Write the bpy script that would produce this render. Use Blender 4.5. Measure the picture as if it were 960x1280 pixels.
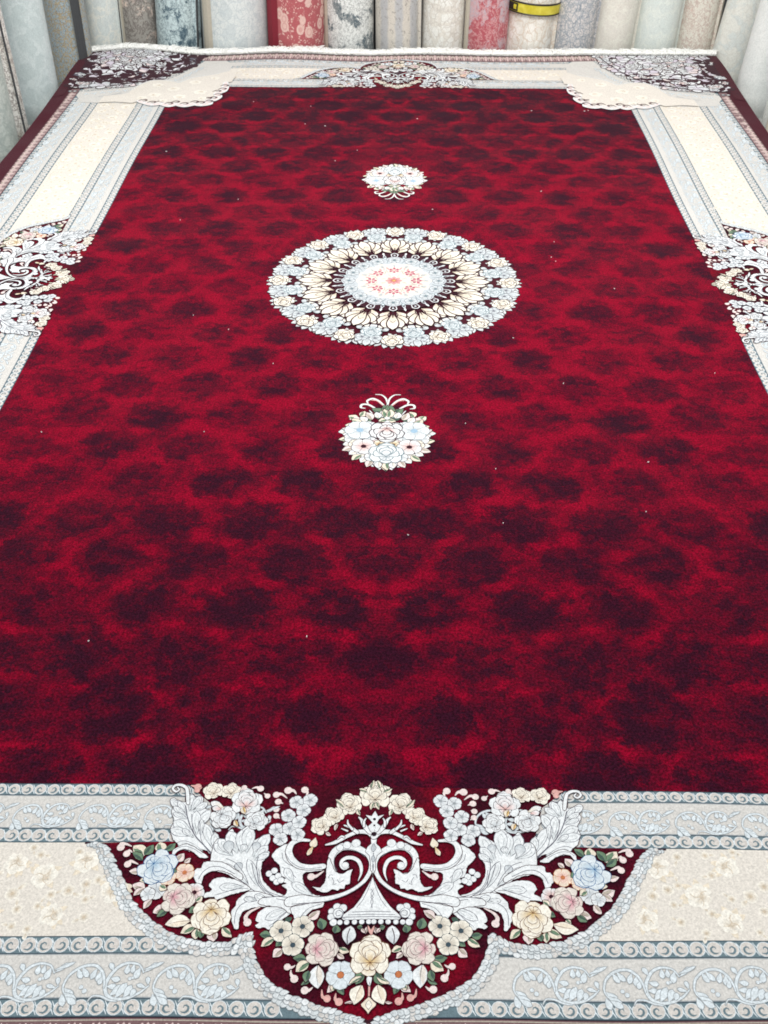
import bpy, bmesh, math, random
import numpy as np
from mathutils import Matrix, Vector

# ------------------------------------------------------------------ scene, camera, light
for o in list(bpy.data.objects):
    bpy.data.objects.remove(o, do_unlink=True)
SC = bpy.context.scene
COL = SC.collection
rnd = random.Random(7)

cam_data = bpy.data.cameras.new('camera')
cam = bpy.data.objects.new('camera', cam_data)
COL.objects.link(cam)
Fv, Rv, Dv = Vector((-0.01623824, 0.76550776, -0.64322173)), Vector((0.99978771, 0.02059107, -0.00073402)), Vector((0.01268275, -0.6430971, -0.76567961))
cam.matrix_world = Matrix(((Rv.x, -Dv.x, -Fv.x, 0.03638), (Rv.y, -Dv.y, -Fv.y, -2.83241), (Rv.z, -Dv.z, -Fv.z, 1.46668), (0, 0, 0, 1)))
cam_data.sensor_fit = 'VERTICAL'
cam_data.sensor_height = 24.0
cam_data.lens = 24.0
cam_data.clip_start = 0.05
cam_data.clip_end = 60.0
SC.camera = cam

world = bpy.data.worlds.new('World')
SC.world = world
world.use_nodes = True
world.node_tree.nodes['Background'].inputs['Color'].default_value = (0.95, 0.98, 1.0, 1)
world.node_tree.nodes['Background'].inputs['Strength'].default_value = 0.56

def area(name, loc, rot, sx, sy, power, col=(1.0, 0.985, 0.96)):
    l = bpy.data.lights.new(name, 'AREA')
    l.shape = 'RECTANGLE'; l.size = sx; l.size_y = sy; l.energy = power; l.color = col
    o = bpy.data.objects.new(name, l)
    COL.objects.link(o); o.location = loc; o.rotation_euler = rot
    return o
area('ceiling_and_fill_lamp', (-1.0, -0.4, 3.1), (0, 0, 0), 0.6, 3.0, 27)
area('ceiling_and_fill_lamp', (1.0, -0.4, 3.1), (0, 0, 0), 0.6, 3.0, 27)
area('ceiling_and_fill_lamp', (0.0, -0.9, 2.9), (math.radians(80), 0, 0), 2.8, 0.7, 70)  # added fill lamp, turned towards the standing rolls to brighten them
SC.view_settings.view_transform = 'Standard'
SC.view_settings.look = 'None'
SC.view_settings.gamma = 1.0
SC.view_settings.exposure = 0.40
SC.cycles.filter_width = 1.8
SC.cycles.max_bounces = 5
SC.cycles.diffuse_bounces = 3

# ------------------------------------------------------------------ helpers
def lin(c):
    return tuple(((v / 255.0) / 12.92 if v / 255.0 <= 0.04045 else ((v / 255.0 + 0.055) / 1.055) ** 2.4) for v in c)

YARN = {k: lin(v) for k, v in {
    'W': (236, 239, 240), 'w': (238, 222, 218), 'n': (196, 202, 206), 'g': (104, 104, 116), 'D': (58, 24, 36), 'k': (44, 26, 36),
    'c': (238, 226, 206), 'C': (246, 240, 226), 'p': (226, 176, 168), 'P': (216, 146, 162), 'y': (214, 178, 112), 'e': (112, 138, 112),
    'G': (74, 96, 84), 'b': (160, 190, 212), 'B': (58, 102, 150), 'o': (196, 120, 78), 'r': (168, 40, 76), 's': (110, 130, 138),
    't': (66, 82, 92), 'l': (206, 212, 208), 'q': (215, 212, 207), 'm': (229, 222, 212), 'h': (244, 239, 228), 'j': (208, 192, 170),
    'u': (214, 208, 202), 'v': (222, 230, 234), 'z': (158, 164, 168), 'x': (126, 98, 100), 'X': (216, 192, 188), 'R': (70, 13, 30), 'V': (218, 210, 222),
    'f': (240, 240, 236), 'i': (186, 176, 162), 'a': (230, 222, 212), 'L': (216, 222, 224), 'd': (120, 84, 62),
}.items()}

def new_mat(name):
    m = bpy.data.materials.new(name)
    m.use_nodes = True
    nt = m.node_tree
    return m, nt, nt.nodes['Principled BSDF']

class NB:
    """small node-graph helper"""
    def __init__(s, nt):
        s.nt = nt
    def n(s, t, **kw):
        nd = s.nt.nodes.new(t)
        for k, v in kw.items():
            setattr(nd, k, v)
        return nd
    def lk(s, a, b):
        s.nt.links.new(a, b)
    def setin(s, sock, v):
        if hasattr(v, 'is_output') or isinstance(v, bpy.types.NodeSocket):
            s.lk(v, sock)
        else:
            sock.default_value = v
    def math(s, op, a, b=None, c=None):
        nd = s.n('ShaderNodeMath', operation=op)
        s.setin(nd.inputs[0], a)
        if b is not None: s.setin(nd.inputs[1], b)
        if c is not None: s.setin(nd.inputs[2], c)
        return nd.outputs[0]
    def mix(s, f, a, b, blend='MIX'):
        nd = s.n('ShaderNodeMix', data_type='RGBA', blend_type=blend)
        s.setin(nd.inputs[0], f)
        for i, v in ((6, a), (7, b)):
            s.setin(nd.inputs[i], v if isinstance(v, bpy.types.NodeSocket) else tuple(v) + ((1,) if len(v) == 3 else ()))
        return nd.outputs[2]
    def noise(s, vec, scale, detail=2.0, rough=0.5, dist=0.0, out=0):
        nd = s.n('ShaderNodeTexNoise')
        if vec is not None: s.lk(vec, nd.inputs['Vector'])
        nd.inputs['Scale'].default_value = scale; nd.inputs['Detail'].default_value = detail
        nd.inputs['Roughness'].default_value = rough; nd.inputs['Distortion'].default_value = dist
        return nd.outputs[out]
    def voro(s, vec, scale, feature='F1', out='Distance', rand=1.0):
        nd = s.n('ShaderNodeTexVoronoi', feature=feature)
        if vec is not None: s.lk(vec, nd.inputs['Vector'])
        nd.inputs['Scale'].default_value = scale
        nd.inputs['Randomness'].default_value = rand
        return nd.outputs[out]
    def ss(s, v, a, b, lo=0.0, hi=1.0):
        nd = s.n('ShaderNodeMapRange', interpolation_type='SMOOTHSTEP')
        s.setin(nd.inputs[0], v)
        for i, q in enumerate((a, b, lo, hi)): nd.inputs[i + 1].default_value = q
        return nd.outputs[0]
    def ramp(s, v, stops):
        nd = s.n('ShaderNodeValToRGB')
        s.lk(v, nd.inputs[0])
        el = nd.color_ramp.elements
        while len(el) < len(stops): el.new(0.5)
        for e, (p, c) in zip(el, stops):
            e.position = p; e.color = tuple(c) + (1,)
        return nd.outputs[0]

def pile(b, bsdf, col, knots, sheen=0.25, bump=0.35, grain=0.0, spec=0.12, lie=0.0):
    """cut pile finish: knot grain in colour, fine relief, sheen"""
    wn = b.n('ShaderNodeTexWhiteNoise', noise_dimensions='3D')
    sn = b.n('ShaderNodeVectorMath', operation='SNAP')
    b.lk(knots, sn.inputs[0]); sn.inputs[1].default_value = (0.0022, 0.0022, 0.004)
    b.lk(sn.outputs[0], wn.inputs['Vector'])
    fine = b.noise(knots, 260.0, 3.0, 0.7)
    f = b.math('ADD', b.math('MULTIPLY', wn.outputs['Value'], 0.16), b.math('MULTIPLY', fine, 0.30))
    f = b.math('ADD', f, 0.77)
    if grain:
        tuft = b.noise(knots, 210.0, 2.0, 0.8)
        f = b.math('MULTIPLY', f, b.ss(tuft, 0.32, 0.70, 1.0 - grain, 1.0 + grain))
    comb = b.n('ShaderNodeCombineColor')
    for i in range(3): b.lk(f, comb.inputs[i])
    c2 = b.mix(1.0, col, comb.outputs[0], 'MULTIPLY')
    b.lk(c2, bsdf.inputs['Base Color'])
    bsdf.inputs['Roughness'].default_value = 0.92
    bsdf.inputs['Specular IOR Level'].default_value = spec
    bsdf.inputs['Sheen Weight'].default_value = sheen
    bsdf.inputs['Sheen Roughness'].default_value = 0.45
    bp = b.n('ShaderNodeBump'); bp.inputs['Strength'].default_value = bump; bp.inputs['Distance'].default_value = 0.002
    b.lk(fine, bp.inputs['Height']); b.lk(bp.outputs[0], bsdf.inputs['Normal'])
    if lie:
        b2 = b.n('ShaderNodeBump'); b2.inputs['Strength'].default_value = 1.0; b2.inputs['Distance'].default_value = lie
        b.lk(b.noise(knots, 2.3, 2.0, 0.5), b2.inputs['Height']); b.lk(b2.outputs[0], bp.inputs['Normal'])

# world-space position on the rug = object position, so that all pieces share one grain
def rug_pos(b):
    g = b.n('ShaderNodeNewGeometry')
    return g.outputs['Position']

M_YARN, nt, bs = new_mat('dyed_wool_pile')
b = NB(nt)
at = b.n('ShaderNodeAttribute', attribute_name='yarn')
pile(b, bs, at.outputs['Color'], rug_pos(b), 0.10, 0.4, 0.11, 0.12, 0.03)

M_FIELD, nt, bs = new_mat('crimson_damask_pile')
b = NB(nt)
pos = rug_pos(b)
sep = b.n('ShaderNodeSeparateXYZ'); b.lk(pos, sep.inputs[0])
ax = b.math('ABSOLUTE', b.math('SUBTRACT', sep.outputs[0], 0.002))
cmb = b.n('ShaderNodeCombineXYZ'); b.lk(ax, cmb.inputs[0]); b.lk(sep.outputs[1], cmb.inputs[1])
mp = cmb.outputs[0]
w1 = b.noise(mp, 17.0, 7.0, 0.78, 0.0, 1)
vs = b.n('ShaderNodeVectorMath', operation='SUBTRACT'); b.lk(w1, vs.inputs[0]); vs.inputs[1].default_value = (0.5, 0.5, 0.5)
sl = b.n('ShaderNodeVectorMath', operation='SCALE'); b.lk(vs.outputs[0], sl.inputs[0]); sl.inputs['Scale'].default_value = 0.13
ad = b.n('ShaderNodeVectorMath', operation='ADD'); b.lk(mp, ad.inputs[0]); b.lk(sl.outputs[0], ad.inputs[1])
s2 = b.n('ShaderNodeSeparateXYZ'); b.lk(ad.outputs[0], s2.inputs[0])
def cell(x0, y0):
    dx, dy = 0.193, 0.27
    u = b.math('DIVIDE', b.math('SUBTRACT', s2.outputs[0], x0), dx)
    v = b.math('DIVIDE', b.math('SUBTRACT', s2.outputs[1], y0), dy)
    fu = b.math('MULTIPLY', b.math('SUBTRACT', u, b.math('ROUND', u)), dx * 0.86)
    fv = b.math('MULTIPLY', b.math('SUBTRACT', v, b.math('ROUND', v)), dy * 1.02)
    return b.math('SQRT', b.math('ADD', b.math('MULTIPLY', fu, fu), b.math('MULTIPLY', fv, fv)))
def cellrand(x0, y0):
    u = b.math('ROUND', b.math('DIVIDE', b.math('SUBTRACT', s2.outputs[0], x0), 0.193))
    v = b.math('ROUND', b.math('DIVIDE', b.math('SUBTRACT', s2.outputs[1], y0), 0.27))
    cv = b.n('ShaderNodeCombineXYZ'); b.lk(u, cv.inputs[0]); b.lk(v, cv.inputs[1]); cv.inputs[2].default_value = x0 * 7
    w = b.n('ShaderNodeTexWhiteNoise', noise_dimensions='3D'); b.lk(cv.outputs[0], w.inputs['Vector'])
    return w.outputs['Value']
def patch(x0, y0):
    c = cell(x0, y0)
    core = b.math('MULTIPLY', b.ss(c, 0.034, 0.076, 1.0, 0.0), b.math('ADD', b.math('MULTIPLY', cellrand(x0, y0), 0.7), 0.35))
    ring = b.math('MULTIPLY', b.ss(c, 0.058, 0.074), b.ss(c, 0.082, 0.100, 1.0, 0.0))
    return b.math('SUBTRACT', b.math('MULTIPLY', core, 0.40), b.math('MULTIPLY', ring, b.ss(b.noise(mp, 10.0, 2.0, 0.5), 0.45, 0.62, 0.0, 0.24)))
dk = b.math('ADD', patch(0.0965, -1.39), patch(0.0, -1.255))
st_ = b.n('ShaderNodeMapping'); b.lk(mp, st_.inputs[0]); st_.inputs['Scale'].default_value = (0.8, 1.0, 1.0)
brk = b.noise(st_.outputs[0], 27.0, 9.0, 0.80)
lowf = b.noise(mp, 2.7, 2.0, 0.5)
mid = b.noise(mp, 8.0, 3.0, 0.6)
fine2 = b.noise(pos, 150.0, 3.0, 0.8)
def chunks(scale, amt, rough):
    wob = b.noise(mp, scale * 1.6, 4.0, 0.7, 0.0, 1)
    q = b.n('ShaderNodeVectorMath', operation='SUBTRACT'); b.lk(wob, q.inputs[0]); q.inputs[1].default_value = (0.5, 0.5, 0.5)
    k = b.n('ShaderNodeVectorMath', operation='SCALE'); b.lk(q.outputs[0], k.inputs[0]); k.inputs['Scale'].default_value = rough / scale
    a = b.n('ShaderNodeVectorMath', operation='ADD'); b.lk(st_.outputs[0], a.inputs[0]); b.lk(k.outputs[0], a.inputs[1])
    sp = b.n('ShaderNodeSeparateColor'); b.lk(b.voro(a.outputs[0], scale, 'F1', 'Color'), sp.inputs[0])
    return b.math('MULTIPLY', b.math('SUBTRACT', sp.outputs[0], 0.5), amt)

val = b.math('SUBTRACT', 0.58, dk)
val = b.math('ADD', val, chunks(34.0, 0.36, 1.9))
val = b.math('ADD', val, chunks(72.0, 0.30, 2.2))
val = b.math('ADD', val, b.math('MULTIPLY', b.math('SUBTRACT', brk, 0.5), 1.2))
val = b.math('ADD', val, b.math('MULTIPLY', b.math('SUBTRACT', lowf, 0.5), 0.30))
val = b.math('ADD', val, b.math('MULTIPLY', b.math('SUBTRACT', mid, 0.5), 0.55))
val = b.math('ADD', val, b.math('MULTIPLY', b.math('SUBTRACT', fine2, 0.5), 0.55))
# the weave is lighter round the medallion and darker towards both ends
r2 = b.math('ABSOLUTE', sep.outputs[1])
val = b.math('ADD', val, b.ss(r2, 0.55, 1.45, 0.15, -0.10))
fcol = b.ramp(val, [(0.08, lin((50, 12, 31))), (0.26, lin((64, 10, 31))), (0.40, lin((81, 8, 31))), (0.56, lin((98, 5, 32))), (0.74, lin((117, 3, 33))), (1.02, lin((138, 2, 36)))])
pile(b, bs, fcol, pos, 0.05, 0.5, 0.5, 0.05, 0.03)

M_GROUND, nt, bs = new_mat('burgundy_ground_pile')
b = NB(nt)
pos = rug_pos(b)
gcol = b.ramp(b.noise(pos, 7.0, 4.0, 0.65), [(0.36, lin((48, 13, 27))), (0.50, lin((84, 11, 30))), (0.66, lin((128, 6, 30)))])
pile(b, bs, gcol, pos, 0.05, 0.5, 0.4, 0.05, 0.03)

def plain_mat(name, c, rough=0.8, var=0.12, scale=12.0):
    m, nt, bs = new_mat(name)
    b = NB(nt)
    tc = b.n('ShaderNodeTexCoord')
    nz = b.noise(tc.outputs['Object'], scale, 5.0, 0.65)
    f = b.math('ADD', b.math('MULTIPLY', nz, 2 * var), 1.0 - var)
    cc = b.n('ShaderNodeCombineColor')
    for i in range(3): b.lk(f, cc.inputs[i])
    b.lk(b.mix(1.0, c, cc.outputs[0], 'MULTIPLY'), bs.inputs['Base Color'])
    bs.inputs['Roughness'].default_value = rough
    bp = b.n('ShaderNodeBump'); bp.inputs['Strength'].default_value = 0.3; bp.inputs['Distance'].default_value = 0.003
    b.lk(nz, bp.inputs['Height']); b.lk(bp.outputs[0], bs.inputs['Normal'])
    return m

def link(name, me, mat, parent=None, loc=None, **props):
    o = bpy.data.objects.new(name, me)
    COL.objects.link(o)
    if mat is not None and not me.materials: me.materials.append(mat)
    if loc is not None: o.location = loc
    if parent is not None: o.parent = parent
    for k, v in props.items(): o[k] = v
    return o

# ------------------------------------------------------------------ the rug's shape: gentle lift and skew of the real cloth
W2, L2 = 1.497, 2.285
def gauss(v, s): return math.exp(-(v / s) ** 2)
def warp(x, y):
    """design position (m) -> position on the lying cloth"""
    e = min(1.0, max(0.0, (y - 1.86) / 0.40)); e = e * e * (3 - 2 * e)
    z = e * (0.018 * gauss(x + 1.27, 0.20) + 0.005 * gauss(x + 0.58, 0.2) + 0.006 * gauss(x - 1.22, 0.25) - 0.004 * gauss(x + 0.93, 0.15)
             + 0.0025 * math.sin(x * 9.0))
    s = min(1.0, max(0.0, (abs(x) - 1.38) / 0.14))
    z += s * s * (0.004 * math.sin(y * 4.1 + 0.7) + 0.003 * math.sin(y * 9.3))
    n = min(1.0, max(0.0, (-y - 1.7) / 0.5))
    y2 = y + n * 0.016 * x + 0.0012 * math.sin(x * 14.0 + y * 3.0)
    pull = min(1.0, max(0.0, (abs(x) - 1.40) / 0.09)) * min(1.0, max(0.0, (2.0 - y) / 0.5)) * 0.016
    x = x - math.copysign(pull, x)
    x2 = x + 0.0022 * math.sin(y * 6.0 + x) * (1 if abs(x) > 0.5 else abs(x) * 2)
    return x2, y2, z

# ------------------------------------------------------------------ drawing with solid little faces (mm, local), stacked like carved pile
def catmull(pts, closed, step):
    n = len(pts)
    if n < 3 and not closed:
        a, c = np.array(pts[0], float), np.array(pts[-1], float)
        k = max(1, int(np.linalg.norm(c - a) / step))
        return [tuple(a + (c - a) * i / k) for i in range(k + 1)]
    out = []
    P = [np.array(q, float) for q in pts]
    rng = range(n) if closed else range(n - 1)
    for i in rng:
        p1, p2 = P[i], P[(i + 1) % n]
        p0 = P[i - 1] if (closed or i > 0) else 2 * p1 - p2
        p3 = P[(i + 2) % n] if (closed or i + 2 < n) else 2 * p2 - p1
        k = max(1, min(10, int(round(np.linalg.norm(p2 - p1) / step))))
        for j in range(k):
            t = j / k
            m1, m2 = (p2 - p0) * 0.42, (p3 - p1) * 0.42
            h = (2 * t**3 - 3 * t**2 + 1) * p1 + (t**3 - 2 * t**2 + t) * m1 + (-2 * t**3 + 3 * t**2) * p2 + (t**3 - t**2) * m2
            out.append(tuple(h))
    if not closed: out.append(tuple(P[-1]))
    return out

def area2(p):
    return 0.5 * sum(p[i - 1][0] * p[i][1] - p[i][0] * p[i - 1][1] for i in range(len(p)))

def offset(p, w):
    n = len(p); s = 1.0 if area2(p) > 0 else -1.0
    out = []
    for i in range(n):
        ax, ay = p[i - 1]; cx, cy = p[(i + 1) % n]
        tx, ty = cx - ax, cy - ay
        L = math.hypot(tx, ty) or 1.0
        out.append((p[i][0] + s * ty / L * w, p[i][1] - s * tx / L * w))
    return out

ROSES = {  # rim, root, line
    'cream': ('C', 'j', 'D'), 'pinkwhite': ('W', 'p', 'D'), 'white': ('W', 'n', 'D'), 'blue': ('v', 'b', 'B'), 'pink': ('a', 'P', 'x'),
    'yellow': ('C', 'y', 'd'), 'bluecentre': ('W', 'n', 's'), 'tonal': ('h', 'j', ''), 'bluewhite': ('W', 'n', 'g'), 'medgrey': ('L', 'z', 'g'), 'medblue': ('L', 'z', 's'),
    'peach': ('c', 'p', 'o'), 'creamgrey': ('C', 'i', 't'), 'bluepetal': ('v', 'v', 'z'), 'pinkmini': ('P', 'r', 'r')}
LEAVES = {'cg': ('c', 'e'), 'gr': ('e', 'G'), 'dk': ('G', 'G'), 'pk': ('w', 'i'), 'gold': ('c', 'y'), 'cream': ('C', 'c'), 'whiteleaf': ('W', 'a')}
STEP = 0.000003     # 3 microns between stacked faces

class Draw:
    """collects faces of one motif. T maps local mm -> rug metres (2-D)"""
    def __init__(s, T, jit=0.3, ok=1.15):
        s.T = T; s.ok = ok; s.v = []; s.f = []; s.c = []; s.lv = 0; s.jit = jit
        s.lo = [1e9, 1e9]; s.hi = [-1e9, -1e9]
    def _add(s, pts, cols, faces):
        b0 = len(s.v)
        for (x, y), c in zip(pts, cols):
            X, Y = s.T(x, y)
            s.v.append((X, Y, s.lv)); s.c.append(c)
            s.lo[0] = min(s.lo[0], X); s.lo[1] = min(s.lo[1], Y); s.hi[0] = max(s.hi[0], X); s.hi[1] = max(s.hi[1], Y)
        s.f += [tuple(b0 + i for i in f) for f in faces]
        s.lv += 1
    def ngon(s, pts, col):
        s._add(pts, [YARN[col]] * len(pts), [tuple(range(len(pts)))])
    def poly(s, pts, col, oc='', ow=0.8, step=3.0, smooth=True):
        p = catmull(pts, True, step) if smooth else list(pts)
        if s.jit:
            p = [(x + rnd.gauss(0, s.jit), y + rnd.gauss(0, s.jit)) for x, y in p]
        if oc: s.ngon(offset(p, ow * s.ok), oc)
        s.ngon(p, col)
    def stroke(s, pts, ws, col, oc='', ow=0.8, step=3.0):
        p = catmull(pts, False, step); n = len(p)
        src = np.linspace(0, 1, len(ws))
        # widths follow the control points
        wd = np.interp(np.linspace(0, 1, n), src, ws)
        def strip(extra, c):
            L, R = [], []
            for i in range(n):
                a = p[max(0, i - 1)]; q = p[min(n - 1, i + 1)]
                tx, ty = q[0] - a[0], q[1] - a[1]; l = math.hypot(tx, ty) or 1.0
                nx, ny = -ty / l, tx / l; h = wd[i] / 2 + extra
                L.append((p[i][0] + nx * h, p[i][1] + ny * h)); R.append((p[i][0] - nx * h, p[i][1] - ny * h))
            pts_ = L + R
            fs = [(i, i + 1, n + i + 1, n + i) for i in range(n - 1)]
            # round caps
            for e in (0, n - 1):
                a = p[e]; q = p[1] if e == 0 else p[n - 2]
                tx, ty = a[0] - q[0], a[1] - q[1]; l = math.hypot(tx, ty) or 1.0
                h = wd[e] / 2 + extra
                if h < 0.5: continue
                b0 = len(pts_); base = math.atan2(ty, tx)
                cap = [(a[0] + h * math.cos(base + t), a[1] + h * math.sin(base + t)) for t in (-1.571, -0.9, -0.3, 0.3, 0.9, 1.571)]
                pts_ = pts_ + cap; fs.append(tuple(range(b0, b0 + 6)))
            s._add(pts_, [YARN[c]] * len(pts_), fs)
        if oc: strip(ow * s.ok, oc)
        strip(0, col)
    def circle(s, c, r, col, oc='', ow=0.8, n=12):
        f = lambda R: [(c[0] + R * math.cos(6.2832 * i / n), c[1] + R * math.sin(6.2832 * i / n)) for i in range(n)]
        if oc: s.ngon(f(r + ow * s.ok), oc)
        s.ngon(f(r), col)
    def petal(s, base, tip, w, rim, root, oc='', ow=0.7, pp=1.6, q=0.7, bend=0.0, n=8):
        bx, by = base; dx, dy = tip[0] - bx, tip[1] - by
        L = math.hypot(dx, dy) or 1.0
        ux, uy = dx / L, dy / L; nx, ny = -uy, ux
        def outline(ex):
            a, c = [], []
            for i in range(n + 1):
                t = i / n
                h = (max(0.0, math.sin(math.pi * min(1, t) ** pp)) ** q) * w / 2 + ex
                k = bend * L * 0.25 * math.sin(math.pi * t)
                tt = t * (L + ex) if t > 0.5 else t * L
                a.append((bx + ux * tt + nx * (k + h), by + uy * tt + ny * (k + h)))
                c.append((bx + ux * tt + nx * (k - h), by + uy * tt + ny * (k - h)))
            return a[1:-1] + [(bx + ux * (L + ex), by + uy * (L + ex))] + c[1:-1][::-1]
        if oc:
            o = outline(ow * s.ok)
            s._add([(bx, by)] + o, [YARN[oc]] * (len(o) + 1), [(0, i, i + 1) for i in range(1, len(o))])
        o = outline(0)
        if s.jit: o = [(x + rnd.gauss(0, s.jit * .6), y + rnd.gauss(0, s.jit * .6)) for x, y in o]
        s._add([(bx, by)] + o, [YARN[root]] + [YARN[rim]] * len(o), [(0, i, i + 1) for i in range(1, len(o))])
    def leaf(s, base, tip, w, pal):
        c1, c2 = LEAVES[pal]
        s.petal(base, tip, w, c1, c1, 'D', 0.7, 0.9, 0.95, 0.25)
        bx, by = base; dx, dy = tip[0] - bx, tip[1] - by
        L = math.hypot(dx, dy) or 1; nx, ny = -dy / L, dx / L
        if c1 != c2:
            k = w * 0.16
            s.petal((bx - nx * k * .4, by - ny * k * .4), (bx + dx * .86 - nx * k, by + dy * .86 - ny * k), w * 0.42, c2, c2, '', 0, 0.9, 0.9, 0.1, 6)
        s.stroke([base, (bx + dx * .5 + nx * w * .06, by + dy * .5 + ny * w * .06), (bx + dx * .86, by + dy * .86)], [0.9, 0.7, 0.3], 'x' if pal in ('cream', 'pk', 'gold') else 't', '', 0, 5)
    def comma(s, c, r, tail, col):
        s.stroke([c] + tail, list(np.linspace(r * 1.2, r * 0.25, len(tail) + 1)), col, 'D', 0.6)
        s.circle(c, r, col, '', 0, 10)
    def blossom(s, c, r, n, rot, pal):
        rim, root, ln = ROSES[pal]
        for k in range(n):
            a = math.radians(rot + 360 * k / n)
            s.petal(c, (c[0] + r * math.cos(a), c[1] + r * math.sin(a)), r * (3.9 / n + .18), rim, root, ln, 0.6 if r > 8 else .4, 1.9, 0.6, 0, 6 if r < 12 else 8)
        s.circle(c, r * 0.24, {'bluepetal': 'o', 'bluecentre': 'b', 'peach': 'o', 'creamgrey': 't', 'bluewhite': 'z', 'white': 'n'}.get(pal, ln or root), 'D' if pal in ('bluepetal',) else '', .5, 8)
    def rose(s, c, r, rot, pal):
        rim, root, ln = ROSES[pal]
        a0 = math.radians(rot); f = (c[0] + .30 * r * math.cos(a0 + math.pi), c[1] + .30 * r * math.sin(a0 + math.pi))
        ow = max(0.40, r * 0.022)
        P = lambda ang, d, o=c: (o[0] + d * r * math.cos(a0 + math.radians(ang)), o[1] + d * r * math.sin(a0 + math.radians(ang)))
        oc = ln
        if oc: s.circle(c, r * .82, 'D', '', 0, 14)
        for ang, d, w in ((180, .92, .62), (118, 1.0, .80), (-118, 1.0, .80), (62, 1.0, .86), (-62, 1.0, .86), (0, 1.0, .92)):
            s.petal(f, P(ang + rnd.uniform(-6, 6), d * rnd.uniform(.94, 1.03)), w * r, rim, root if ang == 180 else rim, oc, ow, 1.75, .6)
        for ang, d, w in ((150, .62, .5), (-150, .62, .5), (78, .68, .66), (-78, .68, .66), (22, .76, .72), (-22, .76, .72)):
            s.petal(f, P(ang, d), w * r, rim, root, oc, ow, 1.6, .65)
        s.petal(f, P(0, .50), .74 * r, rim, root, oc, ow, 1.5, .6)
        s.petal(f, P(0, .26), .46 * r, rim, root, oc, ow * .8, 1.4, .65)
        if oc and r > 12:
            for ang in (-140, -100, 100, 140, 180):
                s.stroke([f, P(ang, .36, f)], [ow * 1.5, ow * .5], ln)
            s.stroke([P(-38, .80), P(-14, .88), P(10, .86)], [ow, ow * 1.3, ow * .6], ln)
            s.stroke([P(70, .80), P(48, .86), P(30, .80)], [ow * .6, ow * 1.2, ow * .5], ln)
    # run one traced primitive; m = mirror sign
    def prim(s, q, m):
        k = q[0]; M = lambda p: (p[0] * m, p[1]); ML = lambda l: [M(p) for p in l]
        if k == 'p': s.poly(ML(q[1]), q[2], q[3], q[4])
        elif k == 't' and q[4] == 'W' and q[6] == 'g':
            A, B_ = M(q[1]), M(q[2])
            s.petal(A, B_, q[3], 'W', 'L', 'g', q[7], q[8], q[9], q[10] * m)
            f = lambda t, o: (A[0] + (B_[0] - A[0]) * t - (B_[1] - A[1]) * o, A[1] + (B_[1] - A[1]) * t + (B_[0] - A[0]) * o)
            s.petal(f(.22, 0), f(.84, .02), q[3] * .42, 'W', 'W', 'z', .5, q[8], q[9], q[10] * m, 6)
        elif k == 's': s.stroke(ML(q[1]), q[2], q[3], q[4], q[5])
        elif k == 't': s.petal(M(q[1]), M(q[2]), q[3], q[4], q[5], q[6], q[7], q[8], q[9], q[10] * m)
        elif k == 'c': s.circle(M(q[1]), q[2], q[3], q[4], q[5])
        elif k == 'rose': s.rose(M(q[1]), q[2], q[3] if m > 0 else 180 - q[3], q[4])
        elif k == 'blos': s.blossom(M(q[1]), q[2], q[3], q[4] if m > 0 else 180 - q[4], q[5])
        elif k == 'leaf': s.leaf(M(q[1]), M(q[2]), q[3], q[4])
        elif k == 'com': s.comma(M(q[1]), q[2], ML(q[3]), q[4])
        # axis pieces: one half traced, both halves drawn as one outline
        elif k == 'pm': s.poly([(min(x, -.05), y) if abs(x) > 2.6 else (-.05, y) for x, y in q[1]] + [(max(-x, .05), y) if abs(x) > 2.6 else (.05, y) for x, y in q[1][::-1]], q[2], q[3], q[4], 3.0, len(q[1]) < 7)
        elif k == 'sm':
            s.stroke(q[1], q[2], q[3]); s.stroke([(-x, y) for x, y in q[1]], q[2], q[3])
        elif k == 'sm0': s.stroke([(0, y) for x, y in q[1]], q[2], q[3], 'D', .5)
        elif k == 'cm':
            s.circle(q[1], q[2], q[3], q[4], q[5]); s.circle((-q[1][0], q[1][1]), q[2], q[3], q[4], q[5])
        elif k == 'cm0': s.circle((0, q[1][1]), q[2], q[3], q[4], q[5])
        elif k == 'rose0': s.rose((0, q[1][1]), q[2], q[3], q[4])

class Stack:
    """keeps overlapping motifs one above the other"""
    def __init__(s, z0): s.z0 = z0; s.b = []
    def put(s, d):
        z = s.z0
        for lo, hi, zt in s.b:
            if lo[0] < d.hi[0] and hi[0] > d.lo[0] and lo[1] < d.hi[1] and hi[1] > d.lo[1]: z = max(z, zt)
        top = z + (d.lv + 1) * STEP
        s.b.append((tuple(d.lo), tuple(d.hi), top))
        return z

def refine(d, lim):
    """cut large faces small so that they follow the cloth"""
    bm = bmesh.new()
    lay = bm.verts.layers.float_vector.new('c')
    vs = []
    for (x, y, l), c in zip(d.v, d.c):
        v = bm.verts.new((x, y, l)); v[lay] = c; vs.append(v)
    for f in d.f:
        try: bm.faces.new([vs[i] for i in f])
        except ValueError: pass
    bmesh.ops.triangulate(bm, faces=bm.faces[:])
    for _ in range(6):
        es = [e for e in bm.edges if (e.verts[0].co.xy - e.verts[1].co.xy).length > lim]
        if not es: break
        bmesh.ops.subdivide_edges(bm, edges=es, cuts=1)
        bmesh.ops.triangulate(bm, faces=[f for f in bm.faces if len(f.verts) > 3])
    bm.verts.index_update()
    d.v = [tuple(v.co) for v in bm.verts]; d.c = [tuple(v[lay]) for v in bm.verts]
    d.f = [tuple(v.index for v in f.verts) for f in bm.faces]
    bm.free()

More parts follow.
